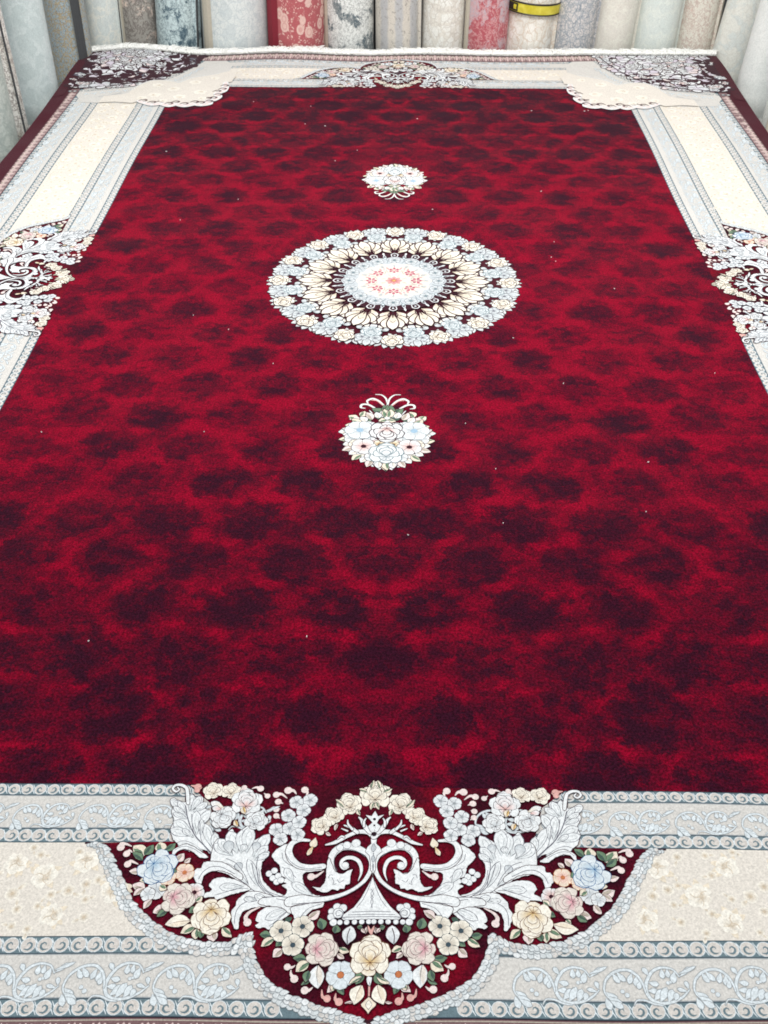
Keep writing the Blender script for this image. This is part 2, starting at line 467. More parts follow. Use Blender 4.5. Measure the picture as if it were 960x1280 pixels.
def build(d, name, parent, z, mat=None, fine=0, **props):
    if not d.v: return None
    if fine: refine(d, fine)
    cx, cy = (d.lo[0] + d.hi[0]) / 2, (d.lo[1] + d.hi[1]) / 2
    wx, wy, wz = warp(cx, cy)
    vs = []
    for X, Y, l in d.v:
        a, c, h = warp(X, Y)
        vs.append((a - wx, c - wy, z + l * STEP + h - wz))
    me = bpy.data.meshes.new(name)
    # every face looks up
    fs = []
    for f in d.f:
        A = 0.0
        for i in range(len(f)):
            p, q = d.v[f[i - 1]], d.v[f[i]]
            A += p[0] * q[1] - q[0] * p[1]
        fs.append(f if A > 0 else f[::-1])
    me.from_pydata(vs, [], fs)
    ca = me.color_attributes.new('yarn', 'FLOAT_COLOR', 'POINT')
    arr = np.ones((len(vs), 4), np.float32); arr[:, :3] = np.array(d.c, np.float32)
    ca.data.foreach_set('color', arr.ravel())
    me.update()
    return link(name, me, mat or M_YARN, parent, (wx, wy, wz), **props)
GROUND_TOP=[[-2.5, -20.4], [-317.8, -10.8], [-309.4, 6.6], [-275.5, 34.2], [-259.3, 89.7], [-316.2, 106.9]]
GROUND_EDGE=[[-464.1, 111.3], [-444.4, 112.4], [-430.2, 117.9], [-405.7, 152.8], [-382.4, 190.5], [-357.3, 221.7], [-324.1, 248.0], [-290.9, 264.9], [-247.4, 274.6], [-208.4, 272.6], [-180.3, 259.0], [-177.3, 273.8], [-172.1, 287.1], [-152.9, 322.5], [-120.6, 345.0], [-75.7, 363.3], [-37.7, 373.7], [-1.3, 385.0]]
CARTOUCHE=[
["acanthus_feather",1,[["p",[[-252.5,132.8],[-271.5,121.4],[-293.7,124.8],[-310.2,114.7],[-324.1,104.4],[-331.4,86.2],[-328.7,70.7],[-335.7,55.1],[-335.2,42.3],[-342.5,32.8],[-337.8,27.9],[-328.6,32.5],[-316.9,35.5],[-318.4,22.6],[-313.5,22.5],[-307.1,19.1],[-301.8,25.5],[-294.0,22.1],[-287.7,26.8],[-288.0,33.3],[-279.2,36.4],[-281.9,46.0],[-272.9,50.6],[-275.3,61.8],[-279.1,72.8],[-275.7,77.4],[-266.5,92.6],[-258.9,89.4],[-252.1,98.4],[-251.5,112.0],[-245.1,128.3]],"W","D",0.9],["t",[-310.1,51.4],[-342.5,32.8],11.99,"W","W","g",0.7,1.6,0.7,0],["t",[-310.0,56.1],[-329.0,34.2],8.98,"W","W","g",0.7,1.6,0.7,0],["t",[-308.9,62.4],[-334.9,43.9],8.92,"W","W","g",0.7,1.6,0.7,0],["t",[-306.7,67.1],[-333.5,55.8],8.11,"W","W","g",0.7,1.6,0.7,0],["t",[-298.6,87.1],[-329.8,72.3],16.77,"W","W","g",0.7,1.6,0.7,0],["t",[-294.8,97.8],[-332.1,86.3],15.17,"W","W","g",0.7,1.6,0.7,0],["t",[-291.0,100.7],[-312.4,85.9],8.67,"W","W","g",0.7,1.6,0.7,0],["t",[-272.4,124.4],[-316.3,110.3],14.2,"W","W","g",0.7,1.6,0.7,0],["t",[-307.0,52.9],[-307.0,19.9],11.33,"W","W","g",0.7,1.6,0.7,0],["t",[-305.0,52.9],[-293.2,22.9],12.06,"W","W","g",0.7,1.6,0.7,0],["t",[-302.0,54.4],[-279.5,34.8],11.96,"W","W","g",0.7,1.6,0.7,0],["t",[-290.7,85.4],[-273.1,49.1],14.8,"W","W","g",0.7,1.6,0.7,0],["t",[-253.8,124.0],[-278.2,74.3],14.55,"W","W","g",0.7,1.6,0.7,0],["t",[-252.0,126.9],[-258.7,90.9],12.94,"W","W","g",0.7,1.6,0.7,0],["t",[-287.4,97.6],[-295.6,51.1],14.05,"W","W","g",0.7,1.6,0.7,0],["t",[-280.7,97.5],[-284.2,66.6],8.78,"W","W","g",0.7,1.6,0.7,0],["s",[[-255.6,130.0],[-271.1,115.4],[-286.9,100.6],[-299.4,82.5],[-309.2,60.9],[-315.1,41.9]],[1.68,1.7,1.72,1.74,1.76,1.79],"g","",0],["s",[[-258.2,130.0],[-277.4,109.5],[-292.2,93.1],[-298.9,73.2],[-302.1,57.6]],[0.98,0.99,1.01,1.02,1.03],"g","",0],["s",[[-261.8,124.2],[-277.9,106.5],[-284.4,82.2],[-287.1,69.8]],[0.84,0.85,0.87,0.88],"g","",0]]],
["scroll_tip",1,[["s",[[-311.8,37.0],[-315.2,20.9],[-319.5,7.8],[-329.6,2.2],[-339.4,3.3],[-342.4,9.9],[-335.8,15.6],[-330.9,11.4],[-334.4,7.3]],[5.08,5.74,5.48,5.2,4.89,4.26,3.64,3.04,2.13],"W","D",0.9]]],
["acanthus_arc",1,[["p",[[-320.1,134.2],[-320.6,123.9],[-313.6,117.8],[-302.4,113.0],[-288.3,117.2],[-270.4,128.8],[-262.7,135.3],[-276.0,135.5],[-288.1,126.2],[-302.3,121.3],[-311.3,123.7],[-316.6,131.2]],"W","D",0.9],["s",[[-317.9,123.8],[-309.6,117.7],[-299.1,116.7],[-286.2,121.7],[-274.4,128.9]],[0.84,0.85,0.85,0.85,0.84],"g","",0]]],
["acanthus_leaf",1,[["p",[[-257.8,117.2],[-251.4,101.4],[-242.1,105.2],[-238.8,91.3],[-231.1,83.1],[-222.2,96.9],[-215.0,84.8],[-205.4,76.6],[-197.4,84.5],[-193.5,102.2],[-180.4,94.1],[-170.1,91.9],[-170.8,101.8],[-178.6,109.8],[-169.7,111.6],[-169.8,119.3],[-166.3,127.0],[-175.2,140.5],[-175.9,157.5],[-169.8,174.0],[-154.8,188.3],[-138.9,195.6],[-120.3,198.4],[-122.6,209.2],[-146.1,207.9],[-168.2,203.0],[-191.6,189.1],[-210.5,173.0],[-229.0,162.3],[-254.2,153.4]],"W","D",0.9],["t",[-222.8,131.9],[-257.0,111.4],16.59,"W","W","g",0.7,1.6,0.7,0],["t",[-222.8,131.9],[-250.6,101.4],14.85,"W","W","g",0.7,1.6,0.7,0],["t",[-216.4,128.0],[-235.8,87.2],20.61,"W","W","g",0.7,1.6,0.7,0],["t",[-211.2,127.9],[-215.9,84.8],17.83,"W","W","g",0.7,1.6,0.7,0],["t",[-202.6,127.7],[-203.4,78.6],20.73,"W","W","g",0.7,1.6,0.7,0],["t",[-193.3,133.3],[-170.2,90.9],18.67,"W","W","g",0.7,1.6,0.7,0],["t",[-191.3,135.1],[-169.6,112.5],13.8,"W","W","g",0.7,1.6,0.7,0],["t",[-189.2,138.9],[-166.5,125.1],10.94,"W","W","g",0.7,1.6,0.7,0],["t",[-177.2,183.3],[-199.0,136.2],13.57,"W","W","g",0.7,1.3,0.7,0],["t",[-190.8,181.8],[-234.9,144.6],10.8,"W","W","g",0.7,1.6,0.7,0],["t",[-210.0,124.0],[-206.5,110.3],11.06,"W","n","g",0.7,1.6,0.7,0],["t",[-228.5,128.2],[-235.2,105.0],16.66,"n","W","g",0.7,1.6,0.7,0],["t",[-207.4,158.1],[-215.3,143.2],12.61,"n","W","g",0.7,1.6,0.7,0],["t",[-191.0,123.6],[-186.9,106.0],12.94,"n","W","g",0.7,1.6,0.7,0],["s",[[-162.4,195.7],[-177.6,179.7],[-186.5,161.4],[-192.1,142.8]],[1.04,1.05,1.07,1.08],"g","",0],["s",[[-146.8,200.8],[-168.4,186.8],[-178.6,170.5],[-184.0,146.4],[-183.2,131.2]],[1.04,1.05,1.06,1.08,1.09],"g","",0],["s",[[-138.6,198.8],[-161.3,190.3],[-174.8,174.1],[-179.9,151.9]],[0.86,0.87,0.88,0.89],"g","",0],["s",[[-167.0,199.4],[-192.3,183.6],[-214.9,165.7],[-238.2,145.6]],[1.04,1.05,1.06,1.08],"g","",0],["s",[[-193.0,178.2],[-201.8,161.7],[-217.9,143.3],[-234.3,136.0]],[0.88,0.89,0.9,0.91],"g","",0]]],
["acanthus_arc",1,[["p",[[-204.9,172.3],[-227.4,160.2],[-242.6,157.1],[-254.9,159.0],[-264.2,166.7],[-266.5,181.5],[-272.5,180.5],[-281.1,165.9],[-276.7,154.3],[-270.4,154.2],[-267.8,143.7],[-253.2,142.2],[-236.0,144.2],[-206.2,162.1]],"W","D",0.9],["s",[[-271.7,172.5],[-267.2,161.0],[-256.0,151.6],[-239.2,151.3],[-216.7,162.3]],[1.09,1.1,1.1,1.1,1.09],"g","",0]]],
["acanthus_leaf",1,[["p",[[-188.6,186.6],[-211.0,173.6],[-232.5,169.0],[-247.8,171.6],[-253.7,183.5],[-247.7,190.5],[-259.4,197.4],[-258.2,202.7],[-242.3,201.5],[-239.2,206.3],[-222.1,198.9],[-204.4,192.5]],"W","D",0.9],["t",[-199.3,183.5],[-237.4,185.4],12.91,"W","W","g",0.7,1.6,0.7,0],["s",[[-192.7,186.7],[-209.2,187.1],[-229.0,194.1],[-242.7,198.8]],[0.86,0.86,0.86,0.85],"g","",0]]],
["acanthus_arc",1,[["p",[[-116.4,207.3],[-145.8,200.2],[-175.5,191.9],[-192.0,192.3],[-199.5,198.4],[-206.8,205.8],[-207.9,215.7],[-212.9,224.5],[-209.2,241.5],[-203.9,250.9],[-198.8,251.8],[-199.6,239.2],[-196.1,225.2],[-180.7,217.7],[-156.6,214.7],[-115.8,214.3]],"W","D",0.9],["s",[[-205.9,243.5],[-206.1,226.5],[-199.7,213.3],[-182.2,205.3],[-157.4,207.0],[-132.6,209.8]],[1.03,1.04,1.05,1.06,1.06,1.06],"g","",0],["t",[-174.0,205.2],[-196.8,203.4],8.49,"W","W","g",0.7,1.6,0.7,0],["t",[-157.4,207.0],[-181.1,197.6],10.66,"W","W","g",0.7,1.6,0.7,0]]],
["acanthus_leaf",1,[["p",[[-114.0,211.6],[-140.3,213.9],[-160.4,216.9],[-171.7,225.8],[-174.4,237.6],[-168.9,241.1],[-174.4,246.1],[-168.9,250.2],[-161.1,247.9],[-152.6,251.9],[-141.6,242.2],[-130.4,232.4],[-115.5,218.2]],"W","D",0.9],["t",[-121.9,215.0],[-160.4,236.2],13.46,"W","W","g",0.7,1.6,0.7,0],["s",[[-123.6,218.3],[-138.4,233.7],[-153.2,246.7]],[0.84,0.83,0.82],"g","",0]]],
["white_comma",1,[["com",[-186.4,241.4],6.19,[[-190.1,232.6],[-184.1,223.9],[-170.7,216.7]],"w"]]],
["acanthus_leaf",1,[["p",[[-161.7,129.8],[-155.0,119.0],[-145.4,111.1],[-135.1,108.9],[-133.5,126.3],[-121.9,141.3],[-111.0,147.7],[-80.5,144.3],[-79.8,153.7],[-106.8,158.3],[-109.3,169.1],[-103.1,183.7],[-90.4,195.2],[-76.8,199.4],[-75.7,215.3],[-93.9,215.7],[-121.2,225.9],[-138.6,216.6],[-172.3,211.1],[-166.8,201.2],[-137.0,197.9],[-131.3,187.9],[-140.4,180.8],[-133.1,177.0],[-142.9,171.6],[-134.8,168.7],[-143.8,162.4],[-147.0,147.5],[-153.8,140.1]],"W","D",0.9],["s",[[-145.8,124.6],[-143.0,136.1],[-131.8,145.3],[-117.6,150.7]],[0.91,0.9,0.9,0.89],"g","",0],["t",[-90.3,197.8],[-125.6,175.9],14.06,"W","W","g",0.7,1.6,0.7,0],["s",[[-143.4,149.3],[-130.8,156.6],[-119.6,167.5]],[0.9,0.89,0.88],"g","",0],["t",[-122.2,176.7],[-138.1,151.1],12.53,"W","W","g",0.7,1.6,0.7,0],["s",[[-146.6,202.6],[-126.3,205.7],[-103.2,203.5],[-76.9,197.6]],[1.03,1.03,1.03,1.04],"g","",0],["s",[[-166.8,201.2],[-147.0,199.0],[-123.4,200.3]],[1.04,1.04,1.04],"g","",0],["s",[[-118.3,202.0],[-98.5,199.8],[-76.8,199.4]],[0.86,0.86,0.86],"g","",0],["s",[[-119.2,210.9],[-97.6,210.5],[-76.3,206.5]],[0.86,0.86,0.86],"g","",0]]],
["acanthus_leaf",1,[["p",[[-123.5,218.1],[-105.8,212.4],[-76.3,206.5],[-75.7,215.3],[-90.3,220.0],[-99.5,228.9],[-105.1,240.3],[-106.5,253.2],[-114.9,250.8],[-115.4,235.3]],"W","D",0.9],["s",[[-76.1,210.0],[-95.4,217.5],[-106.0,229.9],[-110.9,249.0]],[0.86,0.85,0.84,0.83],"g","",0]]],
["scroll_ring",1,[["s",[[-78.5,147.6],[-100.6,149.4],[-118.0,146.0],[-130.2,134.9],[-135.4,121.5],[-131.7,107.9],[-120.1,101.2],[-104.3,102.0]],[8.96,8.59,9.34,10.86,10.96,9.22,6.67,4.07],"W","D",0.9],["s",[[-80.2,149.0],[-100.5,151.8],[-117.8,148.4],[-132.5,137.8],[-140.6,124.5]],[0.9,0.89,0.9,0.9,0.91],"g","",0]]],
["scroll_stem",1,[["s",[[-126.4,207.5],[-106.8,202.7],[-86.7,204.0],[-66.9,201.3],[-45.6,195.1],[-27.6,185.8],[-13.0,172.7],[-4.2,155.9],[-2.9,140.8],[-9.4,126.7],[-21.8,117.9],[-37.7,112.8],[-51.5,114.0],[-62.3,123.0],[-66.8,134.5],[-65.0,149.6],[-57.5,160.7],[-47.3,162.3]],[15.46,13.79,10.33,8.27,6.92,5.92,5.63,5.69,6.12,6.54,7.31,9.91,12.11,12.76,11.94,9.66,7.1,4.25],"W","D",0.9],["s",[[-122.7,211.0],[-91.4,208.6],[-66.7,205.4],[-42.1,196.9],[-24.2,186.6],[-11.2,175.4]],[0.86,0.86,0.86,0.86,0.87,0.88],"g","",0],["s",[[-12.7,131.5],[-23.4,123.1],[-39.2,117.7],[-52.9,119.9],[-61.0,129.6],[-61.9,143.9],[-56.2,155.1]],[0.91,0.91,0.91,0.91,0.91,0.9,0.89],"g","",0],["c",[-28.3,107.1],7.0,"W","g",0.6],["c",[-43.0,110.6],6.25,"W","g",0.6],["c",[-54.0,115.1],5.5,"W","g",0.6]]],
["scroll_leaf",1,[["p",[[-71.2,132.7],[-73.0,153.5],[-73.5,172.1],[-80.6,183.6],[-93.3,182.5],[-81.9,189.6],[-70.9,191.3],[-61.1,186.1],[-54.3,189.0],[-50.3,185.3],[-43.6,185.2],[-42.2,178.8],[-35.5,177.7],[-35.1,169.5],[-35.4,162.1],[-32.4,153.1],[-40.8,156.6],[-46.5,160.8],[-54.2,160.2],[-61.4,153.3],[-65.3,144.0]],"W","D",0.9],["s",[[-64.0,166.4],[-60.2,173.7],[-61.6,179.2],[-56.6,177.2]],[0.88,0.88,0.88,0.88],"g","",0],["s",[[-55.3,169.9],[-51.7,175.3],[-45.1,171.5]],[0.88,0.88,0.88],"g","",0],["s",[[-69.0,168.3],[-67.6,162.7],[-62.5,162.6]],[0.88,0.89,0.89],"g","",0]]],
["inner_spiral",1,[["s",[[-41.4,143.5],[-39.4,149.1],[-46.1,152.1],[-50.7,145.6],[-49.4,138.0],[-42.7,133.1],[-33.3,132.9],[-23.6,138.4],[-18.6,149.6],[-18.5,160.8],[-22.7,172.9]],[2.51,3.58,4.64,5.38,5.77,6.15,6.15,5.77,4.65,2.84,0.7],"W","D",0.6],["c",[-43.8,145.8],5.38,"W","g",0.5]]],
["white_comma",1,[["com",[-96.3,165.5],6.02,[[-88.7,164.6],[-77.4,155.9]],"w"]]],
["small_blossom",1,[["c",[-162.7,160.9],4.98,"W","g",0.6],["c",[-154.8,155.6],5.0,"W","g",0.6],["c",[-156.0,168.2],4.95,"W","g",0.6],["c",[-147.9,164.4],4.96,"W","g",0.6],["c",[-149.4,174.5],4.93,"W","g",0.6],["c",[-142.9,171.6],4.94,"W","g",0.6]]],
["vase_foot",0,[["pm",[[1.0,160.4],[-2.2,167.0],[-8.3,185.4],[-16.9,201.7],[-28.0,216.1],[-42.2,228.7],[-44.4,233.9],[-41.8,235.9],[4.0,235.0]],"W","D",0.9],["sm",[[-42.0,232.1],[3.9,231.2]],[1.0,1.0],"g"],["sm",[[-35.6,228.5],[3.8,227.7]],[0.9,0.9],"g"],["sm",[[-29.3,224.0],[3.6,222.9]],[0.9,0.9],"g"],["sm",[[-23.0,216.9],[-13.5,203.4],[-5.8,185.3],[-0.5,166.9]],[0.8,0.8,0.8,0.8],"g"],["sm",[[2.2,199.6],[-1.8,206.8],[1.0,217.3]],[0.8,0.8,0.8],"g"],["sm",[[1.8,187.0],[-2.2,194.3],[2.2,201.3]],[0.8,0.8,0.8],"g"]]],
["volute",1,[["c",[-60.6,222.9],5.09,"W","g",0.7],["c",[-60.9,231.6],5.39,"W","g",0.7],["c",[-57.1,240.2],5.36,"W","g",0.7],["c",[-52.8,215.7],5.8,"W","g",0.7],["c",[-43.6,217.3],5.79,"W","g",0.7],["c",[-50.6,225.7],7.62,"W","g",0.8],["s",[[-47.1,228.8],[-52.8,229.7],[-54.0,223.7],[-49.2,220.9],[-44.0,225.2],[-45.3,232.2],[-40.3,233.8]],[1.01,1.01,1.02,1.02,1.02,1.01,1.01],"g","",0]]],
["bead_row",0,[["cm",[-47.3,240.2],3.9,"W","g",0.7],["cm",[-37.0,240.0],3.9,"W","g",0.7],["cm",[-25.3,239.7],3.9,"W","g",0.7],["cm",[-14.4,239.5],3.9,"W","g",0.7],["cm",[-3.7,239.3],3.9,"W","g",0.7]]],
["vase_column",0,[["pm",[[-0.7,80.5],[-5.3,92.5],[-3.9,108.2],[-9.8,114.2],[-13.0,122.0],[-5.9,129.5],[-3.7,142.7],[-3.4,154.0],[1.6,161.3]],"W","D",0.8],["pm",[[0.5,124.6],[-2.5,128.5],[-3.1,135.2],[1.0,140.8]],"n","g",0.7],["pm",[[1.0,142.6],[-1.0,148.3],[1.4,155.8]],"n","g",0.7],["pm",[[0.1,108.1],[-3.7,116.0],[0.5,122.7]],"n","g",0.7]]],
["finial_branch",1,[["s",[[0.1,95.5],[-9.6,87.4],[-27.2,86.9],[-45.7,95.8],[-62.7,105.8],[-77.1,110.0]],[9.71,7.47,6.32,5.72,6.25,2.26],"W","D",0.9],["s",[[-6.9,87.4],[-15.4,76.8],[-21.3,64.5],[-25.6,59.9]],[6.9,6.95,5.84,2.34],"W","D",0.9],["s",[[-16.8,76.8],[-17.1,67.5],[-14.0,61.8]],[3.47,4.08,1.46],"W","D",0.9],["s",[[-27.2,87.8],[-38.4,78.8],[-49.5,74.4]],[5.75,5.2,1.74],"W","D",0.9],["s",[[-35.6,81.8],[-42.8,72.7],[-44.0,64.9]],[4.04,3.48,1.46],"W","D",0.9],["s",[[-43.5,85.1],[-53.2,80.6]],[2.88,1.44],"W","D",0.9],["s",[[-48.4,96.4],[-52.5,94.4],[-58.9,100.6]],[2.86,2.29,1.14],"W","D",0.9]]],
["finial_lily",0,[["pm",[[1.5,48.3],[-5.1,57.9],[-14.8,54.9],[-7.6,64.2],[-3.4,70.4],[-10.0,76.7],[-5.6,85.8],[2.6,88.7]],"W","D",0.8],["cm0",[1.3,63.4],2.6,"k","",0],["cm0",[1.7,74.9],1.8,"k","",0],["cm0",[0.5,90.9],4.2,"k","",0]]],
["rose",0,[["rose0",[2.0,15.5],27.15,270,"cream"]]],
["rose",1,[["rose",[-43.3,32.6],22.08,250,"cream"]]],
["rose",1,[["rose",[-67.4,56.0],17.63,235,"cream"]]],
["rose",1,[["rose",[-88.1,74.5],17.41,215,"cream"]]],
["leaf",1,[["leaf",[-51.2,39.8],[-66.0,24.0],6.61,"cg"],["leaf",[-29.0,42.6],[-24.4,55.1],5.88,"cg"],["leaf",[-60.5,71.5],[-63.9,83.9],5.76,"pk"],["leaf",[-78.6,87.3],[-70.1,93.2],5.73,"pk"]]],
["leaf",1,[["leaf",[-1.8,29.2],[-6.9,43.7],6.51,"cg"],["leaf",[-13.5,9.9],[-27.8,3.6],6.08,"cg"],["leaf",[-8.1,3.2],[-3.0,-13.5],6.15,"cg"]]],
["bud",1,[["t",[-94.2,96.8],[-98.2,114.9],12.7,"c","c","D",0.7,1.6,0.7,0],["t",[-97.1,111.9],[-105.2,128.4],7.27,"c","y","D",0.7,1.6,0.7,0]]],
["rose",1,[["rose",[-273.7,11.7],17.49,250,"cream"]]],
["rose",1,[["rose",[-243.0,11.1],16.52,270,"cream"]]],
["rose",1,[["rose",[-214.4,31.4],26.83,270,"pinkwhite"]]],
["rose",1,[["rose",[-249.2,62.7],22.05,60,"white"]]],
["rose",1,[["rose",[-194.3,66.6],19.64,290,"white"]]],
["bud",1,[["t",[-250.0,44.4],[-273.6,34.7],11.96,"W","c","D",0.7,1.6,0.7,0],["t",[-254.1,47.1],[-269.9,44.8],9.5,"W","p","D",0.7,1.6,0.7,0],["leaf",[-219.4,41.3],[-214.3,55.2],9.43,"gold"],["leaf",[-229.3,66.8],[-223.3,79.1],7.88,"gold"]]],
["white_comma",1,[["com",[-221.8,4.3],4.88,[[-227.8,10.3]],"w"],["com",[-194.0,5.6],5.85,[[-201.7,3.1],[-208.1,5.9]],"w"],["com",[-180.7,19.8],4.83,[[-186.9,14.7]],"w"]]],
["white_comma",1,[["com",[-147.3,6.8],6.81,[[-138.2,7.2],[-133.2,13.6]],"w"],["com",[-119.3,5.5],6.33,[[-114.4,10.6],[-116.1,17.2]],"w"],["com",[-166.6,15.6],5.81,[[-157.8,14.1],[-148.1,21.8]],"w"]]],
["white_comma",1,[["com",[-161.9,29.0],5.75,[[-153.8,32.2]],"w"],["com",[-163.7,44.0],5.22,[[-158.3,42.6]],"w"],["com",[-162.5,55.9],5.18,[[-156.6,60.3]],"w"]]],
["white_comma",1,[["com",[-300.6,5.1],6.35,[[-312.3,2.7]],"p"],["com",[-300.7,11.7],4.86,[[-293.7,6.3]],"p"]]],
["small_blossom",1,[["blos",[-131.3,29.7],12.45,5,62,"bluewhite"]]],
["small_blossom",1,[["blos",[-108.7,25.6],12.48,5,63,"bluewhite"]]],
["small_blossom",1,[["blos",[-142.8,55.0],12.24,5,60,"bluewhite"]]],
["small_blossom",1,[["blos",[-118.3,44.9],12.32,5,1,"bluewhite"]]],
["small_blossom",1,[["blos",[-159.8,82.8],12.02,5,6,"bluewhite"]]],
["small_blossom",1,[["blos",[-138.3,80.4],12.03,5,58,"bluewhite"]]],
["small_blossom",1,[["blos",[-123.6,68.4],12.13,5,58,"bluewhite"]]],
["small_blossom",1,[["blos",[-151.2,99.7],11.88,5,14,"bluewhite"]]],
["small_blossom",1,[["blos",[-123.8,91.9],11.94,5,60,"bluewhite"]]],
["white_comma",1,[["com",[-405.5,119.8],6.33,[[-405.9,113.3],[-397.0,114.3],[-388.8,117.8]],"w"]]],
["white_comma",1,[["com",[-393.5,131.0],5.83,[[-390.5,125.0],[-385.5,128.4]],"w"]]],
["white_comma",1,[["com",[-387.9,149.1],5.76,[[-384.4,143.7],[-371.7,148.8]],"w"]]],
["leaf",1,[["leaf",[-364.9,135.1],[-385.8,116.5],20.39,"cg"],["leaf",[-365.4,132.8],[-353.9,114.7],13.6,"gr"],["leaf",[-365.6,142.2],[-384.4,128.4],11.23,"gr"]]],
["leaf",1,[["leaf",[-340.8,127.5],[-344.1,109.7],18.2,"cg"],["leaf",[-332.7,125.0],[-319.0,111.6],11.35,"gr"]]],
["leaf",1,[["leaf",[-363.5,163.0],[-382.8,161.1],10.97,"pk"],["leaf",[-351.4,192.2],[-372.8,183.6],15.11,"pk"],["leaf",[-353.9,190.0],[-367.1,201.4],10.66,"pk"]]],
["leaf",1,[["leaf",[-312.3,143.4],[-302.1,129.1],13.45,"pk"],["leaf",[-299.3,145.5],[-290.1,137.1],7.58,"pk"]]],
["small_blossom",1,[["blos",[-333.8,191.8],16.09,5,10,"white"],["blos",[-345.9,198.7],11.74,5,40,"white"]]],
["small_blossom",1,[["blos",[-295.4,162.1],15.77,5,20,"peach"]]],
["small_blossom",1,[["blos",[-320.0,171.2],13.06,5,50,"peach"]]],
["small_blossom",1,[["blos",[-274.3,195.1],16.04,5,10,"pinkwhite"]]],
["leaf",1,[["leaf",[-313.1,220.0],[-331.8,229.0],14.61,"pk"],["leaf",[-310.3,224.3],[-324.5,235.3],10.39,"gr"],["leaf",[-338.0,207.4],[-347.3,222.8],10.49,"pk"]]],
["leaf",1,[["leaf",[-329.9,185.0],[-318.3,191.5],10.73,"cg"]]],
["leaf",1,[["leaf",[-323.7,150.6],[-308.0,161.9],10.96,"gr"]]],
["leaf",1,[["leaf",[-266.3,219.0],[-277.1,227.9],10.44,"gr"]]],
["leaf",1,[["leaf",[-348.7,174.1],[-362.8,176.6],10.85,"cg"]]],
["leaf",1,[["leaf",[-292.5,232.5],[-299.5,239.1],9.11,"cg"]]],
["leaf",1,[["leaf",[-269.7,210.4],[-260.9,201.4],9.36,"cg"]]],
["leaf",1,[["leaf",[-326.6,169.1],[-331.2,178.3],8.66,"pk"]]],
["rose",1,[["rose",[-338.9,154.4],31.29,40,"blue"]]],
["rose",1,[["rose",[-297.4,204.4],27.19,10,"pink"]]],
["leaf",1,[["leaf",[-272.9,240.6],[-309.6,247.7],19.55,"cream"]]],
["leaf",1,[["leaf",[-263.5,248.9],[-283.6,260.8],14.26,"cg"],["leaf",[-260.8,253.1],[-260.1,269.7],12.14,"cg"],["leaf",[-236.5,254.7],[-232.9,272.2],16.15,"pk"],["leaf",[-223.1,250.2],[-207.1,264.5],12.18,"cg"],["leaf",[-252.5,255.0],[-252.5,267.5],10.13,"gr"]]],
["rose",1,[["rose",[-242.2,232.6],31.6,80,"yellow"]]],
["small_blossom",1,[["blos",[-103.0,246.7],17.45,5,0,"creamgrey"]]],
["leaf",1,[["leaf",[-149.6,261.3],[-165.8,259.5],11.2,"gr"],["leaf",[-143.2,265.3],[-161.7,278.0],12.04,"cg"],["leaf",[-129.7,281.4],[-142.3,293.8],13.88,"pk"],["leaf",[-123.7,239.8],[-128.4,232.4],12.45,"dk"]]],
["leaf",1,[["leaf",[-95.9,234.9],[-78.6,221.7],12.54,"pk"],["leaf",[-129.1,267.0],[-140.0,277.5],10.04,"gr"]]],
["small_blossom",1,[["blos",[-134.4,253.7],17.37,5,30,"creamgrey"]]],
["small_blossom",1,[["blos",[-114.9,275.4],17.08,5,60,"creamgrey"]]],
["leaf",1,[["leaf",[-93.0,296.8],[-112.7,295.2],11.88,"gr"],["leaf",[-88.8,300.7],[-107.1,314.9],15.6,"cg"]]],
["leaf",1,[["leaf",[-72.6,251.4],[-77.8,233.5],14.51,"gr"],["leaf",[-54.2,257.2],[-50.9,244.6],12.33,"gr"]]],
["white_comma",1,[["com",[-119.8,308.3],5.1,[[-113.4,309.1],[-108.9,306.1]],"w"],["com",[-108.1,325.7],5.8,[[-113.5,319.0],[-114.1,313.1]],"w"]]],
["white_comma",1,[["com",[-91.8,341.7],5.73,[[-85.7,341.6],[-81.2,337.7]],"w"],["leaf",[-83.0,326.1],[-97.8,334.2],6.53,"gr"]]],
["white_comma",1,[["com",[-59.1,353.4],5.29,[[-66.0,350.7],[-67.5,341.2]],"p"]]],
["white_comma",1,[["com",[-42.3,358.1],5.65,[[-47.7,354.1],[-47.2,346.5]],"p"]]],
["leaf",1,[["leaf",[-44.2,331.2],[-59.7,344.9],11.42,"pk"],["leaf",[-44.1,333.1],[-35.7,348.2],9.49,"gr"],["leaf",[-48.0,331.2],[-53.1,342.8],9.53,"cg"]]],
["leaf",1,[["leaf",[-47.0,279.7],[-31.0,285.5],9.96,"cg"],["leaf",[-48.5,287.9],[-38.3,295.7],7.91,"pk"]]],
["rose",1,[["rose",[-71.7,281.4],26.86,0,"pink"]]],
["bud",1,[["t",[-34.4,274.9],[-30.8,245.7],20.52,"W","n","D",0.9,1.1,0.8,0],["s",[[-34.5,273.6],[-35.0,262.0],[-31.8,250.3]],[1.26,1.27,1.28],"D","",0]]],
["leaf",1,[["leaf",[-76.1,305.9],[-73.1,339.9],22.69,"whiteleaf"]]],
["leaf",1,[["leaf",[-88.3,313.6],[-91.8,330.7],10.83,"gr"]]],
["blossom",1,[["blos",[-41.9,320.0],21.22,5,18,"bluepetal"]]],
["leaf",1,[["leaf",[-13.2,248.6],[-20.7,247.4],7.68,"gr"],["leaf",[-5.7,247.1],[-7.8,257.6],5.08,"pk"],["leaf",[-14.4,249.9],[-8.5,257.0],5.09,"pk"]]],
["leaf",1,[["leaf",[-8.2,316.8],[-19.6,334.0],13.19,"gr"],["leaf",[-10.4,323.0],[-29.2,333.0],7.2,"cg"]]],
["leaf",1,[["leaf",[-11.2,335.1],[-20.8,362.5],21.1,"cream"],["leaf",[-22.1,359.0],[-33.9,360.4],3.52,"pk"]]],
